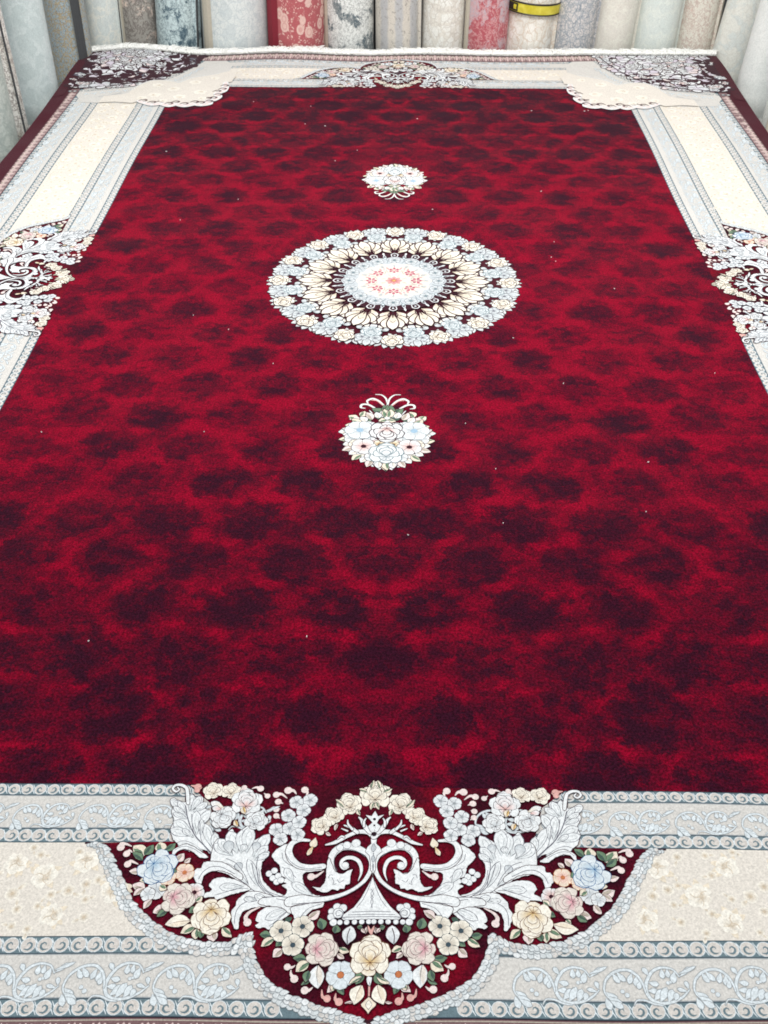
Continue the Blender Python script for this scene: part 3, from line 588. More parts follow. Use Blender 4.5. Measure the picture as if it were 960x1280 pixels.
["stem",0,[["sm0",[[0.4,322.8],[0.3,338.4],[0.8,353.8]],[4.2,2.6,2.4],"p"]]],
["bud",0,[["pm",[[1.1,351.5],[-4.5,356.3],[-10.7,362.3],[-4.0,370.2],[0.9,375.3]],"c","D",0.9],["pm",[[1.3,357.3],[-3.1,360.9],[-4.2,363.3],[-1.1,369.0],[1.2,370.7]],"C","g",0.6]]],
["rose",0,[["rose0",[0.2,291.9],32.44,270,"yellow"]]],
["bud",0,[["pm",[[1.0,322.7],[-3.2,324.0],[-2.9,331.3],[-1.0,336.1],[1.2,328.8]],"W","D",0.7]]],
["leaf",0,[["pm",[[-0.3,261.3],[-2.9,256.2],[-5.1,245.8],[-0.5,252.3]],"p","D",0.5]]],
]
SPRAY=[
["crown_curl",1,[["s",[[1.5,-1141.8],[-4.8,-1175.8],[-16.8,-1192.8],[-32.3,-1194.6]],[4.56,4.63,4.15,2.08],"f","D",0.5],["s",[[-8.0,-1141.6],[-23.8,-1165.1],[-39.5,-1175.1],[-52.6,-1164.5],[-50.2,-1150.9]],[5.07,6.15,6.69,6.15,3.06],"f","D",0.5],["s",[[-11.9,-1144.9],[-27.7,-1165.0],[-41.2,-1168.2]],[3.05,3.07,3.08],"p","",0],["s",[[-30.6,-1131.0],[-50.1,-1147.5],[-65.4,-1147.2],[-67.9,-1133.7],[-57.2,-1130.5]],[4.54,6.1,6.1,6.07,2.52],"f","D",0.5],["s",[[-6.7,-1075.4],[-29.6,-1094.5],[-45.4,-1120.7]],[4.92,3.97,2.51],"W","D",0.4]]],
["crown_leaf",1,[["leaf",[4.2,-1095.2],[-40.1,-1130.8],30.29,"gr"],["leaf",[6.0,-1101.8],[-10.0,-1144.9],30.47,"gr"],["leaf",[-3.0,-1081.9],[-37.3,-1100.9],21.92,"dk"],["leaf",[0.7,-1082.0],[-21.6,-1075.1],16.74,"cg"]]],
["crown_bud",0,[["pm",[[5.2,-1148.6],[-3.9,-1128.2],[0.2,-1108.3],[6.0,-1101.8]],"e","D",0.6],["pm",[[5.6,-1125.0],[-3.5,-1108.2],[-6.9,-1088.4],[6.3,-1082.1]],"W","D",0.6],["pm",[[6.4,-1078.9],[-8.4,-1068.8],[-6.3,-1056.0],[6.8,-1053.0]],"W","D",0.6]]],
["leaf",1,[["leaf",[-74.1,-1080.5],[-97.4,-1096.5],21.88,"cg"],["leaf",[-67.2,-1093.8],[-56.7,-1117.1],20.07,"cg"],["leaf",[-76.8,-1054.6],[-104.7,-1054.1],17.57,"cg"],["leaf",[-85.0,-1029.0],[-119.8,-1025.1],25.05,"whiteleaf"]]],
["leaf",1,[["leaf",[-78.4,-1004.0],[-112.4,-989.7],24.64,"whiteleaf"],["leaf",[-70.1,-979.5],[-100.3,-966.6],23.44,"cg"],["leaf",[-62.1,-961.3],[-92.1,-945.6],21.35,"whiteleaf"],["leaf",[-43.5,-943.6],[-75.0,-925.1],25.74,"whiteleaf"]]],
["leaf",1,[["leaf",[-25.1,-926.1],[-53.2,-913.7],22.85,"cg"],["leaf",[-14.1,-914.5],[-32.8,-887.9],25.28,"whiteleaf"],["leaf",[-6.8,-908.7],[-14.9,-876.7],17.96,"whiteleaf"],["leaf",[-55.2,-1074.4],[-40.5,-1081.2],19.75,"gr"],["leaf",[-30.3,-986.4],[-16.1,-999.0],19.02,"pk"]]],
["leaf",0,[["pm",[[8.4,-909.0],[-1.3,-897.2],[-2.8,-882.7],[8.7,-868.5]],"G","D",0.6]]],
["white_comma",1,[["com",[-76.0,-1080.5],10.86,[[-92.9,-1080.2]],"w"]]],
["leaf",1,[["leaf",[13.3,-1091.7],[14.9,-1119.4],20.08,"whiteleaf"]]],
["leaf",1,[["leaf",[-4.2,-1091.2],[-8.2,-1127.4],20.15,"cg"]]],
["leaf",1,[["leaf",[-21.4,-1087.4],[-28.7,-1113.9],20.04,"whiteleaf"]]],
["leaf",1,[["leaf",[-37.5,-1080.5],[-52.9,-1112.5],20.03,"pk"]]],
["leaf",1,[["leaf",[-52.0,-1070.7],[-67.1,-1092.2],19.85,"whiteleaf"]]],
["leaf",1,[["leaf",[-64.4,-1058.4],[-88.9,-1081.9],19.76,"cg"]]],
["leaf",1,[["leaf",[-74.2,-1044.1],[-94.8,-1057.8],19.55,"whiteleaf"]]],
["leaf",1,[["leaf",[-81.2,-1028.3],[-111.1,-1040.3],19.4,"pk"]]],
["leaf",1,[["leaf",[-85.2,-1011.6],[-108.1,-1016.0],19.19,"whiteleaf"]]],
["leaf",1,[["leaf",[-86.0,-994.5],[-117.0,-993.9],18.99,"cg"]]],
["leaf",1,[["leaf",[-83.7,-977.7],[-105.9,-972.6],18.8,"whiteleaf"]]],
["leaf",1,[["leaf",[-78.4,-961.7],[-106.4,-949.2],18.6,"pk"]]],
["leaf",1,[["leaf",[-70.3,-946.9],[-88.9,-933.4],18.46,"whiteleaf"]]],
["leaf",1,[["leaf",[-59.7,-934.0],[-81.3,-911.7],18.27,"cg"]]],
["leaf",1,[["leaf",[-47.0,-923.1],[-59.9,-903.3],18.19,"whiteleaf"]]],
["leaf",1,[["leaf",[-32.6,-914.8],[-45.3,-885.9],18.04,"pk"]]],
["leaf",1,[["leaf",[-17.0,-909.2],[-22.7,-885.6],18.04,"whiteleaf"]]],
["leaf",1,[["leaf",[-0.7,-906.4],[-3.1,-874.6],17.94,"cg"]]],
["leaf",1,[["leaf",[15.9,-906.6],[18.1,-882.3],18.0,"whiteleaf"]]],
["small_blossom",1,[["blos",[-33.9,-983.2],18.88,5,62,"pinkwhite"]]],
["small_blossom",1,[["blos",[-41.9,-1007.8],17.19,5,42,"white"]]],
["small_blossom",1,[["blos",[-17.4,-977.4],16.95,5,35,"yellow"]]],
["small_blossom",1,[["blos",[-83.7,-1000.8],20.95,5,71,"white"]]],
["small_blossom",1,[["blos",[-73.6,-976.3],18.83,5,24,"cream"]]],
["small_blossom",1,[["blos",[-43.4,-1055.3],17.57,5,42,"white"]]],
["small_blossom",1,[["blos",[-21.0,-1052.5],16.57,5,30,"white"]]],
["small_blossom",1,[["blos",[-34.0,-925.9],18.39,5,57,"white"]]],
["small_blossom",1,[["blos",[-16.7,-950.1],16.73,5,35,"pinkwhite"]]],
["small_blossom",1,[["blos",[-55.1,-967.5],30.94,5,10,"pinkwhite"]]],
["small_blossom",1,[["blos",[-66.7,-1034.4],38.68,6,0,"bluecentre"]]],
["rose",0,[["rose0",[6.5,-1027.6],44.31,90,"pinkwhite"]]],
["rose",0,[["rose0",[7.9,-941.6],42.58,270,"bluecentre"]]],
]
WORLDLOC = {}
_link = link
def link(name, me, mat, parent=None, loc=None, **props):
    loc = Vector(loc) if loc is not None else Vector((0, 0, 0))
    w = loc.copy()
    if parent is not None: loc = loc - WORLDLOC[parent.name]
    o = _link(name, me, mat, parent, loc, **props)
    WORLDLOC[o.name] = w
    return o

def mesh_obj(name, vs, fs, mat, parent=None, loc=(0, 0, 0), smooth=False, **props):
    me = bpy.data.meshes.new(name)
    me.from_pydata([tuple(np.array(v, float) - np.array(loc, float)) for v in vs], [], fs)
    me.update()
    if smooth: me.polygons.foreach_set('use_smooth', [True] * len(me.polygons))
    return link(name, me, mat, parent, loc, **props)

# ================================================================== the carpet
carpet = link('carpet', None, None, label='large crimson carpet with white floral border and round centre medallion, laid out flat', category='carpet')
EF, SF = 1.810, 0.980                                   # field half length / half width
END = [0, .023, .084, .110, .264, .291, .355, .381, .475]
SIDE = [0, .026, .097, .127, .293, .325, .392, .410, .452, .517]
NEAR_END = -2.215
PILE = 0.0                                              # top of the pile is z = 0
THICK = 0.013

def grid(name, x0, x1, y0, y1, nx, ny, z, mat, parent, col=None, **props):
    vs, fs = [], []
    for j in range(ny + 1):
        for i in range(nx + 1):
            a, c, h = warp(x0 + (x1 - x0) * i / nx, y0 + (y1 - y0) * j / ny)
            vs.append((a, c, z + h))
    for j in range(ny):
        for i in range(nx):
            k = j * (nx + 1) + i
            fs.append((k, k + 1, k + nx + 2, k + nx + 1))
    o = mesh_obj(name, vs, fs, mat, parent, **props)
    return o

# the body: a slab that follows the cloth, with a rim
def rug_body():
    nx, ny = 90, 130
    x0, x1, y0, y1 = -W2, W2, NEAR_END, L2
    top, bot = [], []
    for j in range(ny + 1):
        for i in range(nx + 1):
            a, c, h = warp(x0 + (x1 - x0) * i / nx, y0 + (y1 - y0) * j / ny)
            top.append((a, c, h - 0.0016)); bot.append((a, c, h - THICK))
    N = len(top); fs = []
    for j in range(ny):
        for i in range(nx):
            k = j * (nx + 1) + i
            q = (k, k + 1, k + nx + 2, k + nx + 1)
            fs.append(q); fs.append(tuple(N + t for t in q[::-1]))
    ring = [i for i in range(nx + 1)] + [j * (nx + 1) + nx for j in range(1, ny + 1)] + [ny * (nx + 1) + i for i in range(nx - 1, -1, -1)] + [j * (nx + 1) for j in range(ny - 1, 0, -1)]
    for a, c in zip(ring, ring[1:] + ring[:1]): fs.append((a, N + a, N + c, c))
    return mesh_obj('backing', top + bot, fs, M_BURG, carpet)
M_BURG = plain_mat('burgundy_yarn', lin((92, 14, 34)), 0.9, 0.15, 60.0)
rug_body()
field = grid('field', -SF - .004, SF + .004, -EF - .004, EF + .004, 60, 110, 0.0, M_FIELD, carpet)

# ---- border strips: run (u along, d outward) on one of four sides
def side_map(side):
    if side == 'near': return lambda u, d: (u, -EF - d)
    if side == 'far': return lambda u, d: (-u, EF + d)
    if side == 'left': return lambda u, d: (-SF - d, -u)
    return lambda u, d: (SF + d, u)

def strip(name, side, k, z, col, edge=None):
    ends = side in ('near', 'far')
    A = END if ends else SIDE; B = SIDE if ends else END
    d0, d1 = A[k], A[k + 1]
    if side == 'near': d1 = min(d1, -NEAR_END - EF - 0.0005)
    h = (SF if ends else EF)
    b0, b1 = B[min(k, len(B) - 1)], B[min(k + 1, len(B) - 1)]
    T = side_map(side)
    d = Draw(lambda u, q: T(u, q), 0)
    n = 220 if side == 'far' else 120
    def quad(e0, e1, c, l0, l1):
        nd = max(1, int((e1 - e0) / .022))
        vs = []
        for i in range(n + 1):
            t = -1 + 2 * i / n
            for j in range(nd + 1):
                f = j / nd
                vs.append((t * (l0 + (l1 - l0) * f), e0 + (e1 - e0) * f))
        d._add(vs, [YARN[c]] * len(vs), [(i * (nd + 1) + j, i * (nd + 1) + j + 1, (i + 1) * (nd + 1) + j + 1, (i + 1) * (nd + 1) + j) for i in range(n) for j in range(nd)])
    quad(d0, d1, col, h + b0, h + b1)
    if edge:
        w = 0.0016
        quad(d0, d0 + w, edge, h + b0, h + b0); quad(d1 - w, d1, edge, h + b1, h + b1)
    return build(d, name, carpet, z), h, d0, d1, T

def local(T, u0, d0, s=1.0, fu=1, fd=1):
    return lambda x, y: T(u0 + fu * x * s / 1000.0, d0 + fd * y * s / 1000.0)

def curl(d, h, flip, fine=True):
    """one little wave scroll of the narrow bands, height h mm"""
    r = h * 0.375; m = -1 if flip else 1
    d.stroke([(m * r * 1.55, m * r * .95), (m * r * 1.1, m * r * .2), (m * r * .9, 0)], [1.0, 1.6, 1.6], 'v')
    d.stroke([(-m * r * 1.55, -m * r * .95), (-m * r * 1.1, -m * r * .2), (-m * r * .9, 0)], [1.0, 1.6, 1.6], 'v')
    n = 14 if fine else 9
    d.circle((0, 0), r * 1.06, 'u', 'v', 0.9, n)
    pts = []
    for i in range(7 if fine else 5):
        t = i / (6.0 if fine else 4.0)
        a = (0.2 + 1.35 * t) * math.pi * 1.25 + (math.pi if flip else 0)
        q = r * (0.80 - 0.60 * t)
        pts.append((q * math.cos(a), q * math.sin(a) * m))
    d.stroke(pts, [0.8, 3.2, 3.6, 2.6, 1.2], 's', '', 0, 3.0 if fine else 9)

def tonal_flower(d, x, y, r, rot, pal='tonal'):
    d.rose((x, y), r, rot, pal)

def arabesque(d):
    """one repeat (129 mm) of the leafy scroll on the pale bands; x along, y outward, band 64 mm high"""
    S_ = lambda pts, ws: d.stroke([(px * .2, py * .2 - 32) for px, py in pts], [w * .18 for w in ws], 'v', 'z', .8, 4)
    T_ = lambda bq, tq, w: d.petal((bq[0] * .2, bq[1] * .2 - 32), ((tq[0] + .45 * (tq[0] - bq[0])) * .2, (tq[1] + .45 * (tq[1] - bq[1])) * .2 - 32), w * .23, 'v', 'v', 'z', .8, 1.5, .75, 0.1, 6)
    S_([(600, 140), (560, 85), (480, 70), (410, 100), (360, 170), (345, 240), (370, 300), (430, 330), (520, 322), (600, 285), (655, 235)], [8, 14, 18, 22, 24, 26, 24, 22, 20, 16, 8])
    S_([(245, 345), (270, 308), (330, 310), (390, 335), (450, 345)], [4, 10, 14, 14, 6])
    S_([(90, 320), (55, 270), (45, 230), (65, 165), (115, 115), (180, 88), (250, 92), (305, 140), (332, 205), (338, 250)], [6, 12, 16, 18, 20, 20, 20, 20, 18, 10])
    for q in (((120, 110), (150, 160), 34), ((150, 100), (190, 150), 34), ((260, 110), (240, 165), 34), ((290, 130), (285, 185), 36), ((310, 170), (300, 210), 30),
              ((55, 250), (110, 290), 40), ((60, 280), (130, 320), 40), ((80, 310), (140, 345), 38), ((50, 290), (70, 350), 40),
              ((380, 130), (355, 90), 30), ((370, 180), (420, 190), 34), ((355, 240), (405, 240), 34), ((390, 310), (440, 255), 44), ((430, 325), (475, 250), 46), ((490, 325), (520, 260), 44),
              ((540, 315), (555, 275), 34), ((480, 80), (480, 130), 34), ((520, 80), (520, 125), 30), ((570, 100), (555, 160), 40), ((600, 140), (660, 90), 26), ((590, 120), (690, 80), 20), ((640, 250), (590, 235), 24), ((650, 230), (640, 190), 26)):
        T_(*q)
    for x, y, r in ((175, 245, 15), (205, 272, 17), (510, 185, 13), (530, 180, 10)):
        d.circle((x * .2, y * .2 - 32), r * .2, 'v', 'z', .5, 8)

def outer_motif(d, h):
    d.petal((0, h * .5), (0, -h * .42), 12, 'X', 'X', '', 0, 1.5, .8, 0, 5)
    for s in (-1, 1):
        d.stroke([(s * 2, h * .35), (s * 9, h * .1), (s * 12, -h * .3)], [4, 4.4, 2], 'X', '', 0, 8)
        d.petal((s * 12, -h * .1), (s * 17, h * .36), 10, 'i', 'X', '', 0, 1.5, .8, 0, 5)
        d.circle((s * 8, -h * .34), 2.0, 'X', '', 0, 6)

ZB = 0.0001
GAP = 0.60                                  # near strips show only a part; motifs of their own up to here
for side in ('near', 'far', 'left', 'right'):
    near = side == 'near'
    tone = 1
    for k, name, col, edge in ((0, 'scroll_band', 's', 't'), (1, 'vine_band', 'q', 'z'), (2, 'scroll_band', 's', 't'), (3, 'cream_band', 'm', None),
                               (4, 'scroll_band', 's', 't'), (5, 'vine_band', 'q', 'z'), (6, 'scroll_band', 's', 't'), (7, 'guard_band', 'x', 'k'), (8, 'selvedge', 'R', None)):
        if k == 8 and side in ('near', 'far'): continue
        o, h, d0, d1, T = strip(name, side, k, ZB + 0.00001 * k, col, edge)
        mid, hh = (d0 + d1) / 2, (d1 - d0) * 1000
        zc = ZB + 0.00015
        lim = h + (END if not near and side != 'far' else SIDE)[min(k, 7)] * 0.9
        def hidden(u):          # the far corner pieces lie here
            X, Y = T(u, mid)
            if k == 7: return (Y > 1.73 and abs(X) > 1.0) or (Y > 1.8 and abs(X) > .93)
            return (Y > (1.60 if k <= 3 else 1.66) and abs(X) > 1.0) or (Y > 1.8 and abs(X) > (.76 if k <= 3 else .80))
        if name == 'scroll_band':
            step = .0222 if k < 3 else .0247
            n = int(lim / step)
            rest = Draw(lambda x, y: T(x, y), 0)
            for i in range(-n, n + 1):
                u = (i + .5) * step + rnd.uniform(-.0006, .0006)
                if hidden(u): continue
                fine = near and abs(u) < 0.72
                if near and abs(u) > 1.1 and k > 3: continue
                if abs(u) < (.26, 0, .26, 0, .27, 0, .12)[k]: continue
                if fine:
                    dd = Draw(local(T, u, mid), 0.15); curl(dd, hh, i % 2)
                    build(dd, 'scroll_motif', o, zc + (i % 2) * .00007)
                else:
                    dd = Draw(local(T, u, mid), 0); curl(dd, hh, i % 2, False)
                    b0 = len(rest.v); rest.v += [(x, y, l + (i % 2) * 23.5) for x, y, l in dd.v]; rest.c += dd.c; rest.f += [tuple(b0 + q for q in f) for f in dd.f]
            if rest.v:
                rest.lo = [min(v[0] for v in rest.v), min(v[1] for v in rest.v)]; rest.hi = [max(v[0] for v in rest.v), max(v[1] for v in rest.v)]
                build(rest, 'scroll_motifs', o, zc, kind='stuff')
        elif name == 'vine_band':
            per = 0.1085 if k == 1 else 0.129
            sc_ = 0.96 if k == 1 else 1.0
            n = int(lim / per) + 1
            for i in range(-n, n + 1):
                u = i * per - .06
                if u > lim - per or u < -lim or hidden(u) or hidden(u + per): continue
                if abs(u + .06) < 0.17: continue
                dd = Draw(local(T, u, mid, sc_ * per / .129), 0.2)
                arabesque(dd)
                build(dd, 'vine_scroll', o, zc + .0003 + (i % 2) * .00013)
        elif name == 'cream_band':
            per = 0.30; n = int(lim / per) + 1
            lay = [(-.155, -.043, 24, 100, 'tonal'), (-.10, .005, 26, 200, 'tonal'), (-.045, -.045, 23, 30, 'tonal'), (.035, -.040, 22, 80, 'tonal'), (-.06, .048, 24, 260, 'tonal'), (.02, .045, 20, 140, 'tonal'),
                   (.085, -.02, 25, 320, 'tonal'), (.115, .045, 22, 40, 'tonal')]
            small = [(-.135, .048, 9), (-.02, .005, 12), (.005, -.012, 11), (.045, .01, 12), (.06, .035, 9), (-.005, .03, 9), (-.145, -.005, 10), (.07, -.055, 9), (-.075, -.065, 8), (-.12, -.062, 9), (.13, .005, 11), (-.02, .064, 7), (.085, .066, 8), (-.10, .066, 8), (-.128, -.012, 9), (-.072, -.03, 9), (-.03, -.072, 8), (.06, .062, 8), (.105, .012, 9), (.13, -.06, 9), (-.085, .035, 9), (-.14, .02, 8), (.0, .068, 8), (.055, -.068, 8), (-.05, .01, 8), (.09, .03, 8)]
            for i in range(-n, n + 1):
                for sgn in (1,):
                    for (a, c, r, rot, pal) in lay:
                        u = i * per + a
                        if abs(u) > lim or abs(u) < .40 or hidden(u): continue
                        r *= .86
                        dd = Draw(local(T, u, mid + c, hh / 154.0, 1 if u > 0 else -1), 0.4)
                        for j in range(5):
                            an = rnd.uniform(0, 6.28)
                            dd.petal((0, 0), (r * 1.35 * math.cos(an), r * 1.35 * math.sin(an)), r * .5, 'c', 'j', '', 0, 1.2, .8, .2, 6)
                        dd.rose((0, 0), r, rot, pal)
                        f = rnd.uniform(-2, 2)
                        for q in range(3):
                            dd.stroke([(f, f), (f + r * .4 * math.cos(q * 2.1 + rot), f + r * .4 * math.sin(q * 2.1 + rot)), (f + r * .7 * math.cos(q * 2.1 + rot + .4), f + r * .7 * math.sin(q * 2.1 + rot + .4))], [1.2, 1.4, .6], 'j', '', 0, 4)
                        build(dd, 'tonal_rose', o, zc + rnd.uniform(.0001, .0003))
                    for (a, c, r) in small:
                        if abs(i * per + a) > lim or abs(i * per + a) < .41 or hidden(i * per + a): continue
                        dd = Draw(local(T, i * per, mid, hh / 154.0), 0.4)
                        dd.blossom((a * 1000, c * 1000), r, 5, rnd.uniform(0, 72), 'tonal')
                        an = rnd.uniform(0, 6.28)
                        dd.petal((a * 1000 + r * .8 * math.cos(an), c * 1000 + r * .8 * math.sin(an)), (a * 1000 + r * 2.2 * math.cos(an), c * 1000 + r * 2.2 * math.sin(an)), r * .8, 'h', 'j', '', 0, 1.0, .9, .2, 6)
                        build(dd, 'tonal_blossom', o, zc - .00004 + rnd.uniform(0, .0001))
        elif name == 'guard_band':
            n = int(lim / .034)
            rest = Draw(lambda x, y: T(x, y), 0)
            for i in range(-n, n + 1):
                if hidden(i * .034): continue
                dd = Draw(local(T, i * .034, mid if not near else mid + .012), 0)
                outer_motif(dd, hh if not near else 40)
                b0 = len(rest.v); rest.v += [(x, y, l + (i % 2) * 23.5) for x, y, l in dd.v]; rest.c += dd.c; rest.f += [tuple(b0 + q for q in f) for f in dd.f]
            if near:     # keep inside the cloth
                ok = [v for v in rest.v]
                rest.v = [(x, max(y, NEAR_END + .0006), l) for x, y, l in rest.v]
            rest.lo = [min(v[0] for v in rest.v), min(v[1] for v in rest.v)]; rest.hi = [max(v[0] for v in rest.v), max(v[1] for v in rest.v)]
            build(rest, 'guard_motifs', o, zc, kind='stuff')
            if near:
                d = Draw(lambda u, q: T(u, q), 0)
                vs = []
                for i in range(61):
                    t = -1.2 + 2.4 * i / 60; vs += [(t, d0 + .0035), (t, d0 + .0052)]
                d._add(vs, [YARN['i']] * len(vs), [(2 * i, 2 * i + 1, 2 * i + 3, 2 * i + 2) for i in range(60)])
                build(d, 'guard_line', o, zc + .0001)

# ---- the four cartouches in the middle of the sides
def lace(d, edge, m):
    p = catmull([(x * m, y) for x, y in edge], False, 5.0)
    # outer direction: away from the ground
    L = [0.0]
    for a, c in zip(p, p[1:]): L.append(L[-1] + math.hypot(c[0] - a[0], c[1] - a[1]))
    tot = L[-1]
    def at_(s):
        s = min(max(s, 0), tot - 1e-6)
        i = max(0, min(len(L) - 2, int(np.searchsorted(L, s)) - 1))
        f = (s - L[i]) / max(1e-6, L[i + 1] - L[i])
        a, c = p[i], p[i + 1]
        tx, ty = c[0] - a[0], c[1] - a[1]; l = math.hypot(tx, ty) or 1
        tx, ty = tx / l, ty / l
        nx, ny = (-ty, tx) if m > 0 else (ty, -tx)
        return (a[0] + (c[0] - a[0]) * f, a[1] + (c[1] - a[1]) * f), (tx, ty), (nx, ny)
    wid = lambda s: 2.0 + 12.0 * min(1, s / 50.0) * (1 - 0.3 * max(0, (s - tot + 90) / 90.0))
    for row, off, ln, w in ((0, .86, 15, 9.5), (1, .42, 14, 9), (2, .04, 13, 8.5)):
        s = 4.0 + row * 5
        while s < tot - (6 if row else 22):
            (x, y), (tx, ty), (nx, ny) = at_(s)
            o_ = off * wid(s) + rnd.uniform(-1.5, 1.5); k = min(1, wid(s) / 18.0)
            lean = rnd.uniform(.4, 1.05)
            bx, by = x + nx * (o_ - 5 * k * lean) + tx * ln * .45, y + ny * (o_ - 5 * k * lean) + ty * ln * .45
            ax, ay = x + nx * (o_ + 8 * k * lean) - tx * ln * .5 * k, y + ny * (o_ + 8 * k * lean) - ty * ln * .5 * k
            ww = w * (.5 + .5 * k) * rnd.uniform(.85, 1.15)
            d.petal((bx, by), (ax, ay), ww, rnd.choice('WLLu'), rnd.choice('WL'), 'z', .75, 1.5, .65, rnd.uniform(-.3, .3), 6)
            if rnd.random() < .45: d.stroke([(bx + (ax - bx) * .25, by + (ay - by) * .25), (bx + (ax - bx) * .75, by + (ay - by) * .75)], [.8, .5], 'z', '', 0, 6)
            s += 8.8 * (.55 + .45 * k) + rnd.uniform(-1.8, 1.8)

def split(prims):
    """leaves, blossoms and commas that stand apart become pieces of their own"""
    if all(q[0] in ('leaf', 'blos', 'com', 'rose', 't', 'c') for q in prims): return [[q] for q in prims]
    return [prims]

def cartouche(T, ok):
    st = Stack(0.0006)
    edge = GROUND_EDGE; top = GROUND_TOP
    e = [(x, y) for x, y in edge]
    g = catmull([(x, y) for x, y in e], False, 8.0)
    half = [(0, -1.0)] + [(x, max(y, -1.0)) for x, y in top[1:]] + g
    full = half + [(-x, y) for x, y in half[::-1][:-1]]
    d = Draw(T, 0)
    rim = Draw(T, 0)
    d.ngon(full, 'R')
    gr = build(d, 'cartouche', carpet, 0.0004, M_GROUND)
    for m in (1, -1):
        # dark line just inside the edge, white lace outside it
        d = Draw(T, .2)
        d.stroke([(x * m, y) for x, y in g], [3.2, 5, 5, 5, 5, 5], 'D', '', 0, 5)
        build(d, 'edge_line', gr, st.put(d))
        d = Draw(T, .4); lace(d, GROUND_EDGE, m)
        build(d, 'lace_edging', gr, st.put(d))
    for nm, sym, prims in CARTOUCHE:
        for m in ((1, -1) if sym else (1,)):
            for part in split(prims):
                d = Draw(T, 0.35, ok)
                for q in part: d.prim(q, m)
                build(d, nm, gr, st.put(d))
    return gr
T_NEAR = lambda x, t: (x / 1000, -(EF + t / 1000))
T_FAR = lambda x, t: (-x / 1000, EF + t / 1000 * 1.03)
T_LEFT = lambda x, t: (-(SF + t / 1000 * 1.07), -x / 1000)
T_RIGHT = lambda x, t: (SF + t / 1000 * 1.07, x / 1000)
for T, ok in ((T_NEAR, 1.15), (T_FAR, 2.6), (T_LEFT, 2.3), (T_RIGHT, 2.3)): cartouche(T, ok)

# ---- two small sprays on the field
for sgn in (-1, 1):
    st = Stack(0.0002)
    T = lambda x, t, s=sgn: (s * -x / 1000, s * (EF + t / 1000))
    first = True
    spray = link('flower_spray', None, None, carpet, (0, sgn * .785, 0))
    for nm, sym, prims in SPRAY:
        for m in ((1, -1) if sym else (1,)):
            for part in split(prims):
                d = Draw(T, 0.3, 2.2)
                for q in part: d.prim(q, m)
                build(d, nm, spray, st.put(d))

# ---- the round medallion
med = link('medallion', None, None, carpet, (0, 0, 0))
st = Stack(0.0002)
TM = lambda x, y: (x / 1000 + .007, y / 1000)
def pol(r, a): return (r * math.cos(a), r * math.sin(a))
d = Draw(TM, 0)
d.ngon([pol(338 + 14 * math.cos(16 * a), a) for a in [i * 6.28319 / 192 for i in range(192)]], 'R')
build(d, 'medallion_ground', med, st.put(d), M_YARN)
N16 = [k * math.pi / 8 - math.pi / 2 for k in range(16)]
for k, a in enumerate(N16):
    d = Draw(TM, .3, 2.6)                                     # leaves behind the outer roses
    for da, r1, w in ((-.13, 378, 20), (.13, 378, 20), (-.06, 386, 22), (.06, 386, 22), (0, 388, 20)):
        d.petal(pol(335, a + da * .5), pol(r1, a + da), w, 'L', 'i', 'D', .8, 1.2, .8, 0, 6)
    d.circle(pol(372, a + .165), 7, 'w', 'D', .7, 8); d.circle(pol(372, a - .165), 7, 'w', 'D', .7, 8)
    build(d, 'leaf_spray', med, st.put(d))
for k, a in enumerate(N16):
    c = a + math.pi / 16
    d = Draw(TM, .3, 2.6)
    for da, r0, r1, w in ((-.10, 318, 352, 26), (.10, 318, 352, 26), (-.045, 330, 378, 24), (.045, 330, 378, 24), (0, 335, 384, 22), (-.09, 335, 366, 18), (.09, 335, 366, 18)):
        d.petal(pol(r0, c + da * .5), pol(r1, c + da), w, 'L', 'z', 'D', .8, 1.4, .75, 0, 6)
    d.blossom(pol(340, c - .055), 17, 5, k * 20, 'medgrey'); d.blossom(pol(340, c + .055), 17, 5, k * 33, 'medgrey')
    for da, r0, r1 in ((-.15, 268, 292), (.15, 268, 292), (-.08, 262, 284), (.08, 262, 284), (-.20, 310, 334), (.20, 310, 334)): d.petal(pol(r0, c + da * .8), pol(r1, c + da), 15, 'C', 'n', 'D', .7, 1.3, .75, 0, 6)
    for da in (-.16, .16, -.09, .09): d.petal(pol(300, c + da * .6), pol(286, c + da), 16, 'L', 'z', 'D', .7, 1.4, .75, 0, 6)
    d.petal(pol(300, c), pol(256, c), 20, 'W', 'n', 'D', .8, 1.2, .8, 0, 6)
    build(d, 'leaf_spray', med, st.put(d))
    d = Draw(TM, .3, 2.6); d.rose(pol(306, c), 30, math.degrees(c), 'medblue')
    build(d, 'rose', med, st.put(d))
for k, a in enumerate(N16):
    d = Draw(TM, .3, 2.6); d.rose(pol(348, a), 32, math.degrees(a) + 90 * (k % 2), 'cream')
    build(d, 'rose', med, st.put(d))
for k, a in enumerate(N16):                               # palmettes
    d = Draw(TM, .3, 2.6)
    for da, r0, r1, w in ((-.19, 200, 236, 24), (.19, 200, 236, 24), (-.21, 236, 262, 18), (.21, 236, 262, 18), (-.16, 188, 228, 28), (.16, 188, 228, 28), (-.16, 205, 258, 30), (.16, 205, 258, 30), (-.09, 215, 278, 30), (.09, 215, 278, 30), (0, 200, 290, 32)):
        d.petal(pol(r0, a + da * .35), pol(r1, a + da), w, 'C', 'j', 'D', 1.5, 1.5, .7, 0, 7)
    d.stroke([pol(192, a), pol(222, a)], [7, 3], 'D'); d.stroke([pol(226, a + .05), pol(206, a + .07), pol(192, a + .05)], [2, 3.5, 2], 'D'); d.stroke([pol(226, a - .05), pol(206, a - .07), pol(192, a - .05)], [2, 3.5, 2], 'D')
    d.stroke([pol(238, a + .04), pol(250, a), pol(238, a - .04)], [1.5, 2, 1.5], 'D')
    build(d, 'palmette', med, st.put(d))
d = Draw(TM, .3, 2.6)
